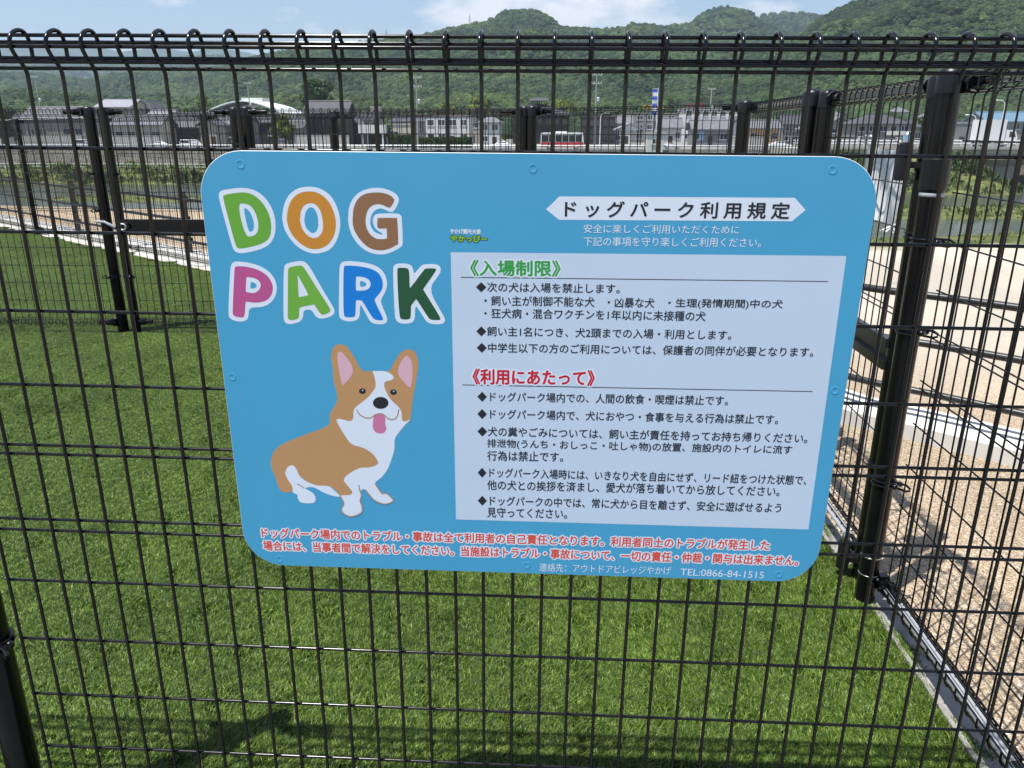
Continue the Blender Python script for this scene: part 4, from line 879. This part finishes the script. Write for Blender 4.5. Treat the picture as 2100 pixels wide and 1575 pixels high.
house(270, 309, 205, 212, 245, M_gry, M_tile, 'flat', 'small flat grey building left of the white domed hall', 3, 2, 9)
house(222, 332, 238, 257, 150, M_cream, M_tile, 'gable_x', 'cream house with dark roof above the far gate', 4, 1, 7)
house(332, 428, 234, 262, 156, M_tim, M_tiled, 'gable_x', 'dark timber house with black tiles left of the domed hall', 4, 1, 8, dark=True)
house(617, 713, 210, 236, 162, M_tim, M_tiled, 'gable_x', 'tall traditional house with dark tiled roof and timber front', 4, 2, 9, over=.8, dark=True)
house(560, 622, 252, 264, 158, M_gry, M_tiled, 'gable_x', 'low grey house beside the tall traditional house', 3, 1, 6)
house(700, 742, 240, 266, 170, M_tim, M_tile, 'gable_y', 'small brown gabled house right of the tall traditional house', 1, 1, 7, dark=True)
house(759, 779, 218, 224, 215, M_cream, M_conc2, 'flat', 'narrow cream rooftop tower behind the carport', 1, 3, 3, door=False, name='tower', cat='building')
house(792, 850, 253, 257, 158, M_cream, M_conc2, 'flat', 'plain cream shed with a flat roof', 2, 1, 5, name='shed', cat='shed')
house(870, 963, 236, 247, 170, M_wht, M_conc2, 'flat', 'white two-storey building behind the clipped hedge', 4, 2, 9, name='building', cat='building')
house(978, 1030, 240, 252, 166, M_wht, M_tile, 'hip', 'whitish house between the white building and the dark pavilion', 2, 2, 7)
house(1192, 1264, 237, 243, 186, M_tim, M_tiled, 'flat', 'long dark two-storey building behind the bus', 5, 2, 9, name='building', cat='building', dark=True)
house(1348, 1404, 245, 263, 166, M_wht, M_tile, 'gable_x', 'white house with grey roof right of the kiosk', 3, 1, 7)
house(1280, 1410, 231, 236, 215, M_gry, M_conc2, 'flat', 'long grey flat building behind the open shelter', 6, 3, 10, name='building', cat='building')
bw = house(1404, 1528, 221, 226, 205, M_wht, M_conc2, 'flat', 'large white flat building with a maroon block on its roof', 7, 3, 12, name='building', cat='building')
MB().box((-6.3, 2, 7.4), (-2.3, 6, 9.6)).build('roof_block', M_mar, bw)
sh = house(1418, 1504, 249, 266, 160, M_gry, M_tile, 'gable_x', 'grey-roofed shop with a small blue sign on its wall', 3, 1, 7, name='shop', cat='shop')
MB().box((-2.3, .32, 1.5), (-1.6, .46, 3.0)).build('sign_board', pal('pale_blue_board', 150, 190, 225), sh)
house(1534, 1606, 249, 264, 160, M_tan, M_tile, 'gable_x', 'tan house with grey roof beside the parked white car', 3, 1, 7)
house(1604, 1662, 238, 256, 188, M_gry, M_tiled, 'gable_x', 'grey house behind the tan house', 3, 2, 8)
house(1690, 1757, 240, 262, 182, M_bei, M_tile, 'gable_y', 'beige gabled house left of the large grey house', 2, 2, 9)
hb = house(1755, 1874, 236, 255, 165, M_gry, M_tiled, 'hip', 'large two-storey grey house with dark hipped roof', 5, 2, 10)
MB().box((.5, -.4, 2.2), (5.2, .45, 3.0)).build('balcony', M_wht, hb)
house(1938, 2022, 250, 254, 150, M_gry, M_tilel, 'flat', 'low grey sheet-metal shed beyond the bridge', 3, 1, 8, name='shed', cat='shed')
house(2024, 2130, 232, 250, 172, M_gry, M_blueroof, 'gable_x', 'long shed with a blue sheet roof at the far right', 4, 2, 11, name='shed', cat='shed')
for i, (a, b_, c, d, e, t) in enumerate(((1832, 1868, 221, 230, 330, 'small white house halfway up the wooded slope'), (1898, 1950, 228, 240, 290, 'white house among trees left of the street lamps'), (1700, 1728, 228, 236, 300, 'tiny pale house at the foot of the right hill'))):
    house(a, b_, c, d, e, M_wht, M_tile, 'hip', t, 2, 2, 8)

for args in (
 (0, 46, 236, 250, 172, M_gry, M_tiled, 'gable_x', 'dark-roofed house half hidden by the evergreen at the far left', 3, 1, 7),
 (96, 150, 226, 240, 186, M_wht, M_tiled, 'hip', 'white house with dark hipped roof behind the far left house', 3, 2, 8),
 (168, 226, 233, 250, 168, M_gry, M_tiled, 'gable_x', 'low dark-roofed house between the far left house and the cream house', 3, 1, 7),
 (296, 352, 228, 240, 190, M_tim, M_tilel, 'gable_x', 'pale-roofed timber house behind the cream house', 3, 2, 8),
 (400, 446, 244, 258, 150, M_bei, M_tiled, 'gable_y', 'small beige gabled house in front of the domed hall', 2, 1, 6),
 (452, 512, 240, 256, 164, M_gry, M_tile, 'gable_x', 'grey bungalow in front of the middle of the domed hall', 3, 1, 7),
 (512, 562, 236, 252, 172, M_tim, M_tiled, 'gable_x', 'dark bungalow in front of the right end of the domed hall', 3, 1, 7),
 (722, 776, 232, 246, 192, M_bei, M_tiled, 'gable_x', 'beige house with a dark roof behind the carport', 3, 2, 8),
 (800, 872, 238, 250, 190, M_gry, M_tiled, 'gable_x', 'dark-roofed house behind the cream shed', 4, 2, 8),
 (955, 990, 234, 248, 196, M_bei, M_tiled, 'gable_y', 'narrow gabled house between two white buildings', 1, 2, 8),
 (1256, 1300, 240, 254, 192, M_wht, M_tile, 'gable_x', 'white house behind the open shelter', 2, 2, 8),
 (1500, 1540, 240, 254, 178, M_wht, M_tiled, 'gable_y', 'white gabled house between the shop and the tan house', 1, 2, 8),
 (1650, 1700, 250, 266, 158, M_gry, M_tile, 'hip', 'low grey hipped house right of the green tree', 3, 1, 7),
 (1872, 1940, 246, 262, 170, M_bei, M_tiled, 'gable_x', 'beige house behind the dark tree near the bridge', 3, 1, 8)):
    house(*args)
M_block = pal('garden_block_wall', 176, 174, 168, rough=.95, var=.15)
for a_, b_, t_, Y_, lb in ((30, 168, 277, 148.5, 'low pale block wall in front of the far left house'), (196, 330, 279, 147.5, 'low pale block wall in front of the cream house'), (606, 715, 278, 149, 'low pale block wall in front of the tall traditional house'), (1500, 1570, 281, 146, 'low pale block wall beside the parked white car')):
    A = W(a_, t_, Y_); B = W(b_, t_, Y_); k = MB(); k.box((0, 0, -.2), (B[0]-A[0], .18, A[2]-GZ)); k.box((-.04, -.04, A[2]-GZ), (B[0]-A[0]+.04, .22, A[2]-GZ+.08)); o = k.build('garden_wall', M_block); o.location = (A[0], Y_, GZ); tag(o, lb, 'wall')
# domed hall
def hall():
    Y = 240; A = W(418, 240, Y); B = W(578, 240, Y); cx = (A[0]+B[0])/2; w_ = (B[0]-A[0])/2; ze = W(420, 231, Y)[2]-GZ; zt = W(490, 199, Y+12)[2]-GZ
    r = empty('sports_hall', (cx, Y, GZ), label='wide hall with a low white curved roof and lantern ridge', cat='hall')
    MB().box((-w_+.6, .6, -.3), (w_-.6, 25, ze-.02)).build('wall', M_wht, r)
    n = 20; V = []; F = []
    for y in (0, 12.5, 26):
        for i in range(n+1):
            u = -1+2*i/n; k = .86 if y != 12.5 else 1
            V.append((u*w_, y, ze+(zt-ze-.8)*k*(1-abs(u)**1.7)+.0)); 
    F = [(j*(n+1)+i, j*(n+1)+i+1, (j+1)*(n+1)+i+1, (j+1)*(n+1)+i) for j in range(2) for i in range(n)]
    V2 = [(x, y, z-.35) for x, y, z in V]; m_ = len(V)
    F2 = [tuple(m_+q for q in f[::-1]) for f in F]+[(i, m_+i, m_+i+1, i+1) for i in range(n)]
    o = MB().add(V+V2, F+F2).build('roof', M_gymroof, r, smooth=True)
    MB().box((-w_*.28, 9, zt-1.3), (w_*.28, 16, zt-.35)).build('ridge_lantern', M_wht, o)
    for k in range(6): window(r, -w_*.85+k*w_*.29, ze-1.5, 2.2, 1.0, .6)
hall()
# dark pavilion with a raised ridge turret
def pavilion():
    r = house(1040, 1178, 217, 237, 192, M_tim, M_tiled, 'hip', 'dark timber pavilion with broad hipped roof and a ridge turret', 7, 2, 15, over=1.2, name='pavilion', cat='building', dark=True)
    zb = W(1106, 219, 199.5)[2]-GZ; zt = W(1106, 207, 199.5)[2]-GZ; x0 = W(1090, 210, 199.5)[0]-r.location.x; x1 = W(1123, 210, 199.5)[0]-r.location.x
    b = MB(); 
    for k in range(7):
        x = x0+.3+(x1-x0-.6)*k/6
        for y in (6.2, 8.8): b.box((x-.12, y-.12, zb-.8), (x+.12, y+.12, zt))
    b.box((x0+.35, 6.3, zb-.8), (x1-.35, 8.7, zb+.1)); t = b.build('turret', M_tim, r)
    w_ = (x1-x0)/2+.6; cx = (x0+x1)/2; P = [(cx-w_, 5.4, zt), (cx+w_, 5.4, zt), (cx+w_, 9.6, zt), (cx-w_, 9.6, zt)]
    MB().add(P+[(cx-w_*.7, 7.5, zt+.75), (cx+w_*.7, 7.5, zt+.75)], [(3, 2, 1, 0), (0, 1, 5, 4), (2, 3, 4, 5), (1, 2, 5), (3, 0, 4)]).build('turret_roof', M_tiled, r)
pavilion()
def carport():
    Y = 150; A = W(734, 256, Y); B = W(790, 256, Y); w_ = (B[0]-A[0])/2; z1 = A[2]-GZ
    r = empty('carport', ((A[0]+B[0])/2, Y, GZ), label='white-topped carport on four posts beside the cream shed', cat='carport')
    MB().box((-w_, 0, z1-1.5), (w_, 5, z1)).build('roof', M_wht, r)
    for x in (-w_+.5, w_-.8):
        for y in (.2, 4.4): MB().box((x, y, -.2), (x+.3, y+.3, z1-1.5)).build('post', M_frame, r)
    MB().box((-w_+.2, 4.7, 0), (w_-.2, 4.9, z1-1.5)).build('back_wall', M_tim, r)
carport()
def shelter():
    Y = 158; A = W(1262, 267, Y); B = W(1321, 267, Y); w_ = (B[0]-A[0])/2; ze = A[2]-GZ; zt = W(1291, 254, Y)[2]-GZ
    r = empty('shelter', ((A[0]+B[0])/2, Y, GZ), label='open timber shelter with pale gabled roof beside the road', cat='shelter')
    R_ = MB()
    for s in (-1, 1):
        P = [(s*w_, -.3, ze), (s*w_, 6, ze), (0, 6, zt), (0, -.3, zt)]; R_.add(P+[(p[0], p[1], p[2]+.2) for p in P], [(0, 1, 2, 3), (7, 6, 5, 4), (0, 3, 7, 4), (1, 5, 6, 2), (0, 4, 5, 1)])
    R_.build('roof', M_tilel, r); MB().add([(-w_+.5, 0, ze), (w_-.5, 0, ze), (0, 0, zt-.1), (-w_+.5, .2, ze), (w_-.5, .2, ze), (0, .2, zt-.1)], [(0, 1, 2), (5, 4, 3)]).build('gable', M_wht, r)
    for x in (-w_+.5, w_-.75):
        for y in (0, 5): MB().box((x, y, -.2), (x+.25, y+.25, ze+.1)).build('post', M_tim, r)
shelter()
def kiosk():
    Y = 128; A = W(1317, 300, Y); B = W(1350, 300, Y); w_ = (B[0]-A[0])/2; zt = W(1330, 268, Y)[2]; zb = -2.6
    r = empty('valve_house', ((A[0]+B[0])/2, 121.8, zb), label='small white sluice gate house standing on the river wall', cat='gate house'); h = zt-zb
    b = MB(); b.add([(-w_*.86, 0, 0), (w_*.86, 0, 0), (w_*.86, 2.2, 0), (-w_*.86, 2.2, 0), (-w_, -.1, h-.5), (w_, -.1, h-.5), (w_, 2.3, h-.5), (-w_, 2.3, h-.5)], [(0, 3, 2, 1), (0, 1, 5, 4), (1, 2, 6, 5), (2, 3, 7, 6), (3, 0, 4, 7), (4, 5, 6, 7)]); b.build('wall', M_wht, r)
    MB().box((-w_-.15, -.25, h-.5), (w_+.15, 2.45, h-.15)).build('roof', M_conc2, r); window(r, -.55, h*.5, 1.1, .8, -.08)
    MB().box((-w_*.7, .1, -2.5), (w_*.7, 2, 0)).build('footing', M_conc2, r)
kiosk()

# bridge
def bridge():
    Y = 112; X0 = W(1660, 300, Y)[0]; X1 = 150
    r = empty('bridge', (X0, Y, 0), label='concrete road bridge with pale parapet rail crossing on the right', cat='bridge'); Ln = X1-X0
    b = MB(); b.box((0, 0, -1.75), (Ln, 8, -1.0)); b.box((0, -.35, -1.15), (Ln, 0, -.78)); b.box((0, 8, -1.15), (Ln, 8.35, -.78))
    for y in (1, 3, 5, 7): b.box((0, y-.25, -2.45), (Ln, y+.25, -1.75))
    b.build('deck', M_conc2, r)
    p = MB()
    for x in np.arange(.5, Ln, 2.0):
        for y in (-.2, 8.15): p.box((x-.07, y-.07, -.78), (x+.07, y+.07, .0))
    p.build('rail_post', M_frame, r)['kind'] = 'stuff'
    for y in (-.2, 8.15):
        for z in (-.45, -.05): MB().tube([(0, y, z), (Ln, y, z)], .07, 6).build('rail', M_frame, r)
    for xp in (W(2050, 330, Y+3)[0]-X0, W(2050, 330, Y+3)[0]-X0+32):
        k = MB(); V = []
        for z, w_, d in ((-7, 2.6, .9), (-3.4, 2.6, .9), (-2.45, 3.3, 3.6)):
            V += [(xp-w_, 4-d*1.0-1, z), (xp+w_, 4-d-1, z), (xp+w_, 4+d+1, z), (xp-w_, 4+d+1, z)]
        F = [(3, 2, 1, 0), (8, 9, 10, 11)]+[(i*4+j, i*4+(j+1) % 4, (i+1)*4+(j+1) % 4, (i+1)*4+j) for i in range(2) for j in range(4)]
        k.add(V, F).build('pier', M_conc2, r)
    MB().box((-3, -.6, -7), (0, 8.6, -1.0)).build('abutment', M_conc2, r)
bridge()

# ---------------------------------------------------------------- vehicles
M_tyre = mat('tyre', (.015, .015, .016), rough=.85); M_vglass = mat('vehicle_glass', (.02, .027, .03), rough=.06, spec=.7); M_red = pal('bus_red', 196, 44, 52, rough=.35); M_silver = pal('silver_paint', 190, 192, 196, rough=.35)
M_vwhite = mat('white_car_paint', (.78, .78, .78), rough=.3, coat=.5); M_lamp = mat('lamp_lens', (.75, .75, .72), rough=.15); M_rlamp = mat('tail_lens', (.35, .02, .02), rough=.2)
def wheel(par, x, y, r_=.32):
    t = MB(); n = 18
    t.tube([(x, y, r_), (x, y+.2, r_)], r_, n); o = t.build('wheel', M_tyre, par, smooth=True)
    MB().tube([(x, y-.012, r_), (x, y+.02, r_)], r_*.62, n).build('rim', M_silver, o, smooth=True)
def extr(P, y0, y1, inset=0.0):
    n = len(P); V = [(x, y0+inset*(z > 1.0), z) for x, z in P]+[(x, y1-inset*(z > 1.0), z) for x, z in P]
    return V, [tuple(range(n)), tuple(range(2*n-1, n-1, -1))]+[(i, n+i, n+(i+1) % n, (i+1) % n) for i in range(n)]
def car(px0, px1, Y, label, paint, flip=1, van=False, gz=GZ):
    X0 = W(px0, 290, Y)[0]; X1 = W(px1, 290, Y)[0]; Ln = X1-X0; r = empty('parked_car', ((X0+X1)/2, Y, gz), label=label, cat='car'); s = Ln/4.4
    if van: P = [(-2.1, .3), (2.15, .3), (2.2, .85), (1.9, 1.1), (1.45, 1.8), (-2.05, 1.85), (-2.15, 1.0)]; G = [(1.75, 1.12), (1.40, 1.66), (-1.95, 1.70), (-2.0, 1.12)]
    else: P = [(-2.15, .3), (2.15, .28), (2.2, .62), (2.0, .82), (1.15, .96), (.45, 1.42), (-.9, 1.46), (-1.75, 1.02), (-2.12, .92), (-2.2, .6)]; G = [(1.0, .98), (.42, 1.36), (-.85, 1.40), (-1.5, 1.02)]
    P = [(flip*x*s, z*s) for x, z in P]; G = [(flip*x*s, z*s) for x, z in G]
    if flip < 0: P = P[::-1]; G = G[::-1]
    V, F = extr(P, 0, 1.65*s, .14); o = MB().add(V, F).build('body', paint, r)
    bv = o.modifiers.new('bevel', 'BEVEL'); bv.width = .05; bv.segments = 2
    V, F = extr(G, -.008+.08*s, 1.66*s-.08*s); MB().add(V, F).build('side_window', M_vglass, r)
    for x in (-1.35, 1.35):
        for y in (-.03, 1.48*s): wheel(r, x*s*flip, y, .31*s)
    MB().box((flip*2.06*s-.1, .05, .62*s), (flip*2.06*s+.12, .38, .76*s)).build('headlight', M_lamp, r); MB().box((-flip*2.10*s-.1, .05, .68*s), (-flip*2.10*s+.1, .32, .86*s)).build('tail_light', M_rlamp, r)
    MB().box((flip*.75*s-.1, -.16, .95*s), (flip*.75*s+.1, .0, 1.08*s)).build('mirror', paint, r)
    return r
car(1003, 1049, 138, 'white saloon car on the road left of the bus', M_vwhite, -1)
car(1578, 1629, 134, 'white saloon car parked in front of the tan house', M_vwhite, 1)
car(1362, 1398, 142, 'silver car on the road below the white house right of the kiosk', M_silver, 1)
car(302, 340, 144, 'white car parked in front of the cream house', M_vwhite, -1)
car(367, 407, 144, 'white box-shaped van parked in front of the dark timber house', M_vwhite, 1, van=True)
car(152, 192, 144, 'silver van parked below the far left house', M_silver, 1, van=True)
def bus():
    Y = 139; X0 = W(1109, 290, Y)[0]; X1 = W(1197, 290, Y)[0]; L_ = X1-X0; H_ = 2.75
    r = empty('bus', ((X0+X1)/2, Y, GZ), label='white bus with a red lower body driving along the road', cat='bus'); h = L_/2
    b = MB()
    V, F = extr([(-h, .32), (h, .32), (h+.04, 1.2), (h-.12, H_-.12), (h-.3, H_), (-h+.15, H_), (-h, H_-.15)], 0, 2.3); b.add(V, F); o = b.build('body', M_vwhite, r); bv = o.modifiers.new('bevel', 'BEVEL'); bv.width = .06; bv.segments = 2
    MB().box((-h+.1, -.012, .36), (h-.05, .02, 1.18)).build('red_panel', M_red, r)
    MB().box((h-.1, .1, 1.25), (h+.03, 2.2, 2.4)).build('windscreen', M_vglass, r)
    n = 6
    for k in range(n):
        x = -h+.25+k*(L_-.5)/n; MB().box((x, -.014, 1.24), (x+(L_-.5)/n-.07, .02, 2.38)).build('window', M_vglass, r)
    for x in (-h*.62, h*.66):
        for y in (-.02, 2.1): wheel(r, x, y, .42)
    MB().box((-h*.3, .6, H_), (h*.2, 1.7, H_+.22)).build('roof_unit', M_vwhite, r); MB().box((h-.02, .2, .62), (h+.06, .5, .82)).build('headlight', M_lamp, r)
bus()
def truck():
    Y = 114; gz = -1.0; X0 = W(2008, 270, Y)[0]; r = empty('truck', (X0, Y, gz), label='white box truck crossing the bridge', cat='truck')
    MB().box((0, 0, .85), (3.6, 2.1, 3.75)).build('cargo_box', M_vwhite, r); V, F = extr([(3.75, .5), (5.3, .5), (5.35, 1.4), (4.95, 2.35), (3.75, 2.4)], .05, 2.05); MB().add(V, F).build('cab', M_vwhite, r)
    V, F = extr([(4.2, 1.45), (5.1, 1.45), (4.85, 2.15), (4.2, 2.18)], .035, 2.065); MB().add(V, F).build('side_window', M_vglass, r); MB().box((.1, .3, .5), (5, 1.8, .85)).build('chassis', M_plas, r)
    for x in (.9, 4.4):
        for y in (.0, 1.9): wheel(r, x, y, .4)
truck()

# ---------------------------------------------------------------- poles, lamps, tower
M_pole = pal('concrete_pole', 150, 148, 142, rough=.85); M_lampw = pal('white_lamp_paint', 226, 228, 228, rough=.4)
def upole(px, pt, Y, label, arms=2):
    A = W(px, pt, Y); h = A[2]-GZ; r = empty('utility_pole', (A[0], Y, GZ), label=label, cat='utility pole', group='utility poles in the town')
    MB().tube([(0, 0, -.5), (0, 0, h)], [.19, .11], 10).build('shaft', M_pole, r)
    for k in range(arms):
        z = h-.4-1.5*k; o = MB().box((-1.0, -.06, z), (1.0, .06, z+.12)).build('crossarm', M_galv, r)
        q = MB()
        for x in (-.9, -.4, .4, .9): q.lathe([(.05, 0), (.07, .1), (.05, .2), (.03, .3)], (x, 0, z+.12), 8)
        q.build('insulator', M_wht, o)
    MB().lathe([(.28, 0), (.30, .1), (.30, .7), (.2, .8)], (.42, 0, h*.62), 12).build('transformer', M_galv, r)
upole(853, 156, 151, 'utility pole with two crossarms in front of the cream shed'); upole(1224, 150, 156, 'utility pole behind the bus, taller than the roofs'); upole(507, 168, 205, 'thin utility pole before the domed hall', 1); upole(70, 155, 210, 'thin utility pole at the far left', 1); upole(1460, 180, 215, 'utility pole rising behind the large white building', 1)
def slamp(px, pt, Y, gz, label, side=-1):
    A = W(px, pt, Y); h = A[2]-gz; r = empty('street_lamp', (A[0], Y, gz), label=label, cat='street lamp', group='white street lamps by the bridge')
    MB().tube([(0, 0, -.2), (0, 0, h*.55), (0, 0, h*.86), (side*.12, 0, h*.95), (side*.5, 0, h), (side*1.1, 0, h+.05)], [.10, .085, .07, .06, .055, .05], 8).build('shaft', M_lampw, r, smooth=True)
    MB().ball((side*1.35, 0, h+.03), .32, 10, sq=(1, .5, .28)).build('lamp_head', M_lampw, r, smooth=True)
slamp(2063, 206, 120.6, -1.0, 'curved white street lamp standing on the bridge in front of the blue shed'); slamp(2003, 236, 120.6, -1.0, 'shorter white street lamp on the bridge left of the truck', -1); slamp(1232, 232, 149, GZ, 'slim white lamp post by the bus', 1)
def nobori():
    A = W(1350, 180, 152); h = A[2]-GZ; r = empty('advertising_flag', (A[0], 152, GZ), label='tall narrow blue and white advertising flag on a pole', cat='flag')
    MB().tube([(0, 0, -.2), (0, 0, h)], .06, 8).build('pole', M_lampw, r); V = []; n = 14
    for i in range(n+1):
        z = h-.2-(h*.42)*i/n
        for u in (0, .5, 1): V.append((-.05-.95*u, .06*math.sin(i*.9+u*2), z))
    F = [(i*3+j, i*3+j+1, (i+1)*3+j+1, (i+1)*3+j) for i in range(n) for j in range(2)]
    b = MB().add(V, F, 0); b.m = [1 if (k//4) % 2 else 0 for k in range(len(F))]; b.build('cloth', [pal('flag_blue', 70, 105, 205), M_wht], r)
    MB().box((-1.0, -.03, h-.22), (.05, .03, h-.14)).build('crossbar', M_lampw, r)
nobori()
def osign():
    A = W(1318, 219, 170); B = W(1362, 219, 170); r = empty('bar_sign', ((A[0]+B[0])/2, 170, GZ), label='thin orange double bar sign raised on a post', cat='sign'); w_ = (B[0]-A[0])/2; h = A[2]-GZ
    for z in (h-.35, h+.1): MB().box((-w_, -.1, z), (w_, .1, z+.2)).build('bar', pal('orange_bar', 235, 170, 40), r)
    MB().tube([(0, .2, -.2), (0, .2, h+.3)], .09, 8).build('post', M_galv, r)
osign()
def mast(px, pt, pb, Y, label):
    A = W(px, pt, Y); Bz = W(px, pb, Y)[2]-8; h = A[2]-Bz; r = empty('lattice_mast', (A[0], Y, Bz), label=label, cat='mast'); b = MB(); s0, s1 = h*.07, h*.018
    cs = [(-1, -1), (1, -1), (1, 1), (-1, 1)]
    for cx, cy in cs: b.tube([(cx*s0, cy*s0, 0), (cx*s1, cy*s1, h)], .22, 5)
    for k in range(9):
        z0, z1 = h*k/9, h*(k+1)/9; a, c = s0+(s1-s0)*k/9, s0+(s1-s0)*(k+1)/9
        for i in range(4):
            p, q = cs[i], cs[(i+1) % 4]; b.tube([(p[0]*a, p[1]*a, z0), (q[0]*c, q[1]*c, z1)], .13, 4); b.tube([(p[0]*c, p[1]*c, z1), (q[0]*c, q[1]*c, z1)], .13, 4)
    b.build('lattice', M_galv, r); MB().tube([(0, 0, h), (0, 0, h*1.12)], .2, 5).build('aerial', M_galv, r)
mast(963, 32, 54, 905, 'lattice radio mast on the hill crest left of the summit'); mast(792, 62, 84, 905, 'smaller mast on the crest further left'); 

# ---------------------------------------------------------------- town trees and hedges
M_bark = mat('bark', (.07, .05, .035), rough=.95, var=.3, vscale=6)
def tree(px0, px1, pt, pb, Y, col, label, name='broadleaf_tree', n=1500, gz=GZ, seed=0, cat='tree'):
    A = W(px0, pb, Y); B = W(px1, pb, Y); top = W(px0, pt, Y)[2]-gz; w_ = (B[0]-A[0])/2; base = max(.2, A[2]-gz); r = empty(name, ((A[0]+B[0])/2, Y, gz), label=label, cat=cat); r_ = np.random.default_rng(seed+40)
    b = MB(); b.tube([(0, 0, -.3), (.05*w_, 0, top*.3), (0, 0, top*.72)], [max(.1, w_*.09), w_*.06, w_*.02], 8)
    for k in range(6):
        a = r_.uniform(0, 6.28); z0 = top*r_.uniform(.25, .55); b.tube([(0, 0, z0), (math.cos(a)*w_*.35, math.sin(a)*w_*.35, z0+top*.14), (math.cos(a)*w_*.65, math.sin(a)*w_*.65, z0+top*.22)], [w_*.035, w_*.025, w_*.01], 5)
    b.build('trunk', M_bark, r)
    cl = [(r_.normal(0, .42)*w_, r_.normal(0, .42)*w_, base+(top-base)*r_.uniform(.12, .92)) for _ in range(16)]
    V = []; F = []; s = max(.12, min(w_, top-base)*.085)
    for k in range(n):
        c = cl[r_.integers(len(cl))]; d = r_.normal(0, 1, 3); d /= np.linalg.norm(d); rad = w_*.38*r_.uniform(.55, 1.0); p = np.array(c)+d*rad*np.array([1, 1, .75])
        if p[2] > top: p[2] = top-abs(r_.normal(0, .1))
        p[2] = max(p[2], base*.8); e = abs(p[2]-(base+(top-base)*.5))/((top-base)*.55); lim = w_*math.sqrt(max(.05, 1-min(e, 1)**2))*1.02; q = math.hypot(p[0], p[1])
        if q > lim: p[0] *= lim/q; p[1] *= lim/q
        u = r_.normal(0, 1, 3); u /= np.linalg.norm(u); v = np.cross(u, d); v /= np.linalg.norm(v)+1e-9; o = len(V)
        V += [p-u*s, p+v*s*.7, p+u*s, p-v*s*.7]; F.append((o, o+1, o+2, o+3))
    MB().add(V, F).build('crown', leafmat(name+'_leaf_%02d%02d%02d' % tuple(int(c*200) for c in col), col, 0), r)
DG_ = (.045, .075, .02); YG = (.13, .16, .035); MG = (.075, .115, .03)
tree(-30, 44, 213, 290, 142, DG_, 'dark evergreen tree at the far left edge of the town', 'evergreen_tree', 2200, seed=1)
tree(402, 434, 193, 226, 222, MG, 'small rounded tree left of the domed hall', seed=2)
tree(618, 692, 165, 222, 200, DG_, 'tall dark tree behind the traditional house', 'evergreen_tree', 2600, seed=3)
tree(556, 614, 236, 292, 152, YG, 'yellow-green garden tree left of the traditional house', n=1800, seed=4)
tree(783, 808, 254, 284, 152, MG, 'small green tree beside the carport', seed=5)
tree(1028, 1046, 266, 290, 152, YG, 'bright small shrub left of the pavilion', 'garden_shrub', 700, seed=6, cat='shrub')
tree(1074, 1092, 268, 288, 152, YG, 'bright small shrub in front of the pavilion', 'garden_shrub', 700, seed=7, cat='shrub')
tree(885, 940, 210, 240, 262, YG, 'pale yellow-green tree behind the white two-storey building', n=1600, seed=8)
tree(945, 1012, 200, 240, 266, YG, 'broad yellow-green tree right of the pale one', n=1900, seed=9)
tree(1126, 1180, 206, 236, 262, YG, 'yellow-green tree behind the pavilion roof', n=1600, seed=10)
tree(1655, 1690, 236, 276, 168, MG, 'green tree left of the beige gabled house', seed=11)
tree(1872, 1936, 232, 290, 152, DG_, 'dark tree between the large grey house and the bridge', 'evergreen_tree', 1800, seed=12)
tree(1700, 1790, 300, 330, 126, MG, 'leafy bush growing below the bridge abutment', 'riverside_bush', 1400, gz=-4.4, seed=13, cat='bush')
tree(30, 60, 275, 292, 150, YG, 'small light green shrub near the far left house', 'garden_shrub', 600, seed=14, cat='shrub')
def hedge(px0, px1, pt, Y, label, seed):
    A = W(px0, pt, Y); B = W(px1, pt, Y); h = A[2]-GZ; Ln = B[0]-A[0]; r_ = np.random.default_rng(seed); V = []; F = []
    for k in range(2600):
        p = np.array([r_.uniform(0, Ln), r_.choice([0.0, 1.0])*1.0+r_.normal(0, .06) if r_.random() < .6 else r_.uniform(0, 1), 0]); p[2] = r_.uniform(0, h) if abs(p[1]-.5) > .4 else h+r_.normal(0, .07)
        u = r_.normal(0, 1, 3); u /= np.linalg.norm(u); v = np.cross(u, r_.normal(0, 1, 3)); v /= np.linalg.norm(v)+1e-9; o = len(V); s = .16; V += [p-u*s, p+v*s, p+u*s, p-v*s]; F.append((o, o+1, o+2, o+3))
    b = MB().add(V, F); b.box((.1, .1, -.2), (Ln-.1, .9, h-.1)); o = b.build('hedge', leafmat('hedge_leaf', (.05, .085, .025), 0)); o.location = (A[0], Y, GZ); tag(o, label, 'hedge')
hedge(858, 968, 283, 150, 'long clipped green hedge in front of the white building', 3)
hedge(795, 845, 279, 151, 'short dark hedge in front of the cream shed', 4)

# ================================================================ HAZE
hb_ = MB().box((-5200, -60, -9.5), (5200, 5400, 560)).build('haze', bpy.data.materials.new('haze_air'))
hm = hb_.data.materials[0]; hm.use_nodes = True; hn = hm.node_tree; hn.nodes.clear()
ho = hn.nodes.new('ShaderNodeOutputMaterial'); pv = hn.nodes.new('ShaderNodeVolumePrincipled'); pv.inputs['Color'].default_value = (.66, .82, 1.0, 1); pv.inputs['Density'].default_value = 2.0e-4; pv.inputs['Anisotropy'].default_value = .2
hn.links.new(pv.outputs[0], ho.inputs['Volume'])
tag(hb_, kind='stuff'); hb_.display_type = 'WIRE'
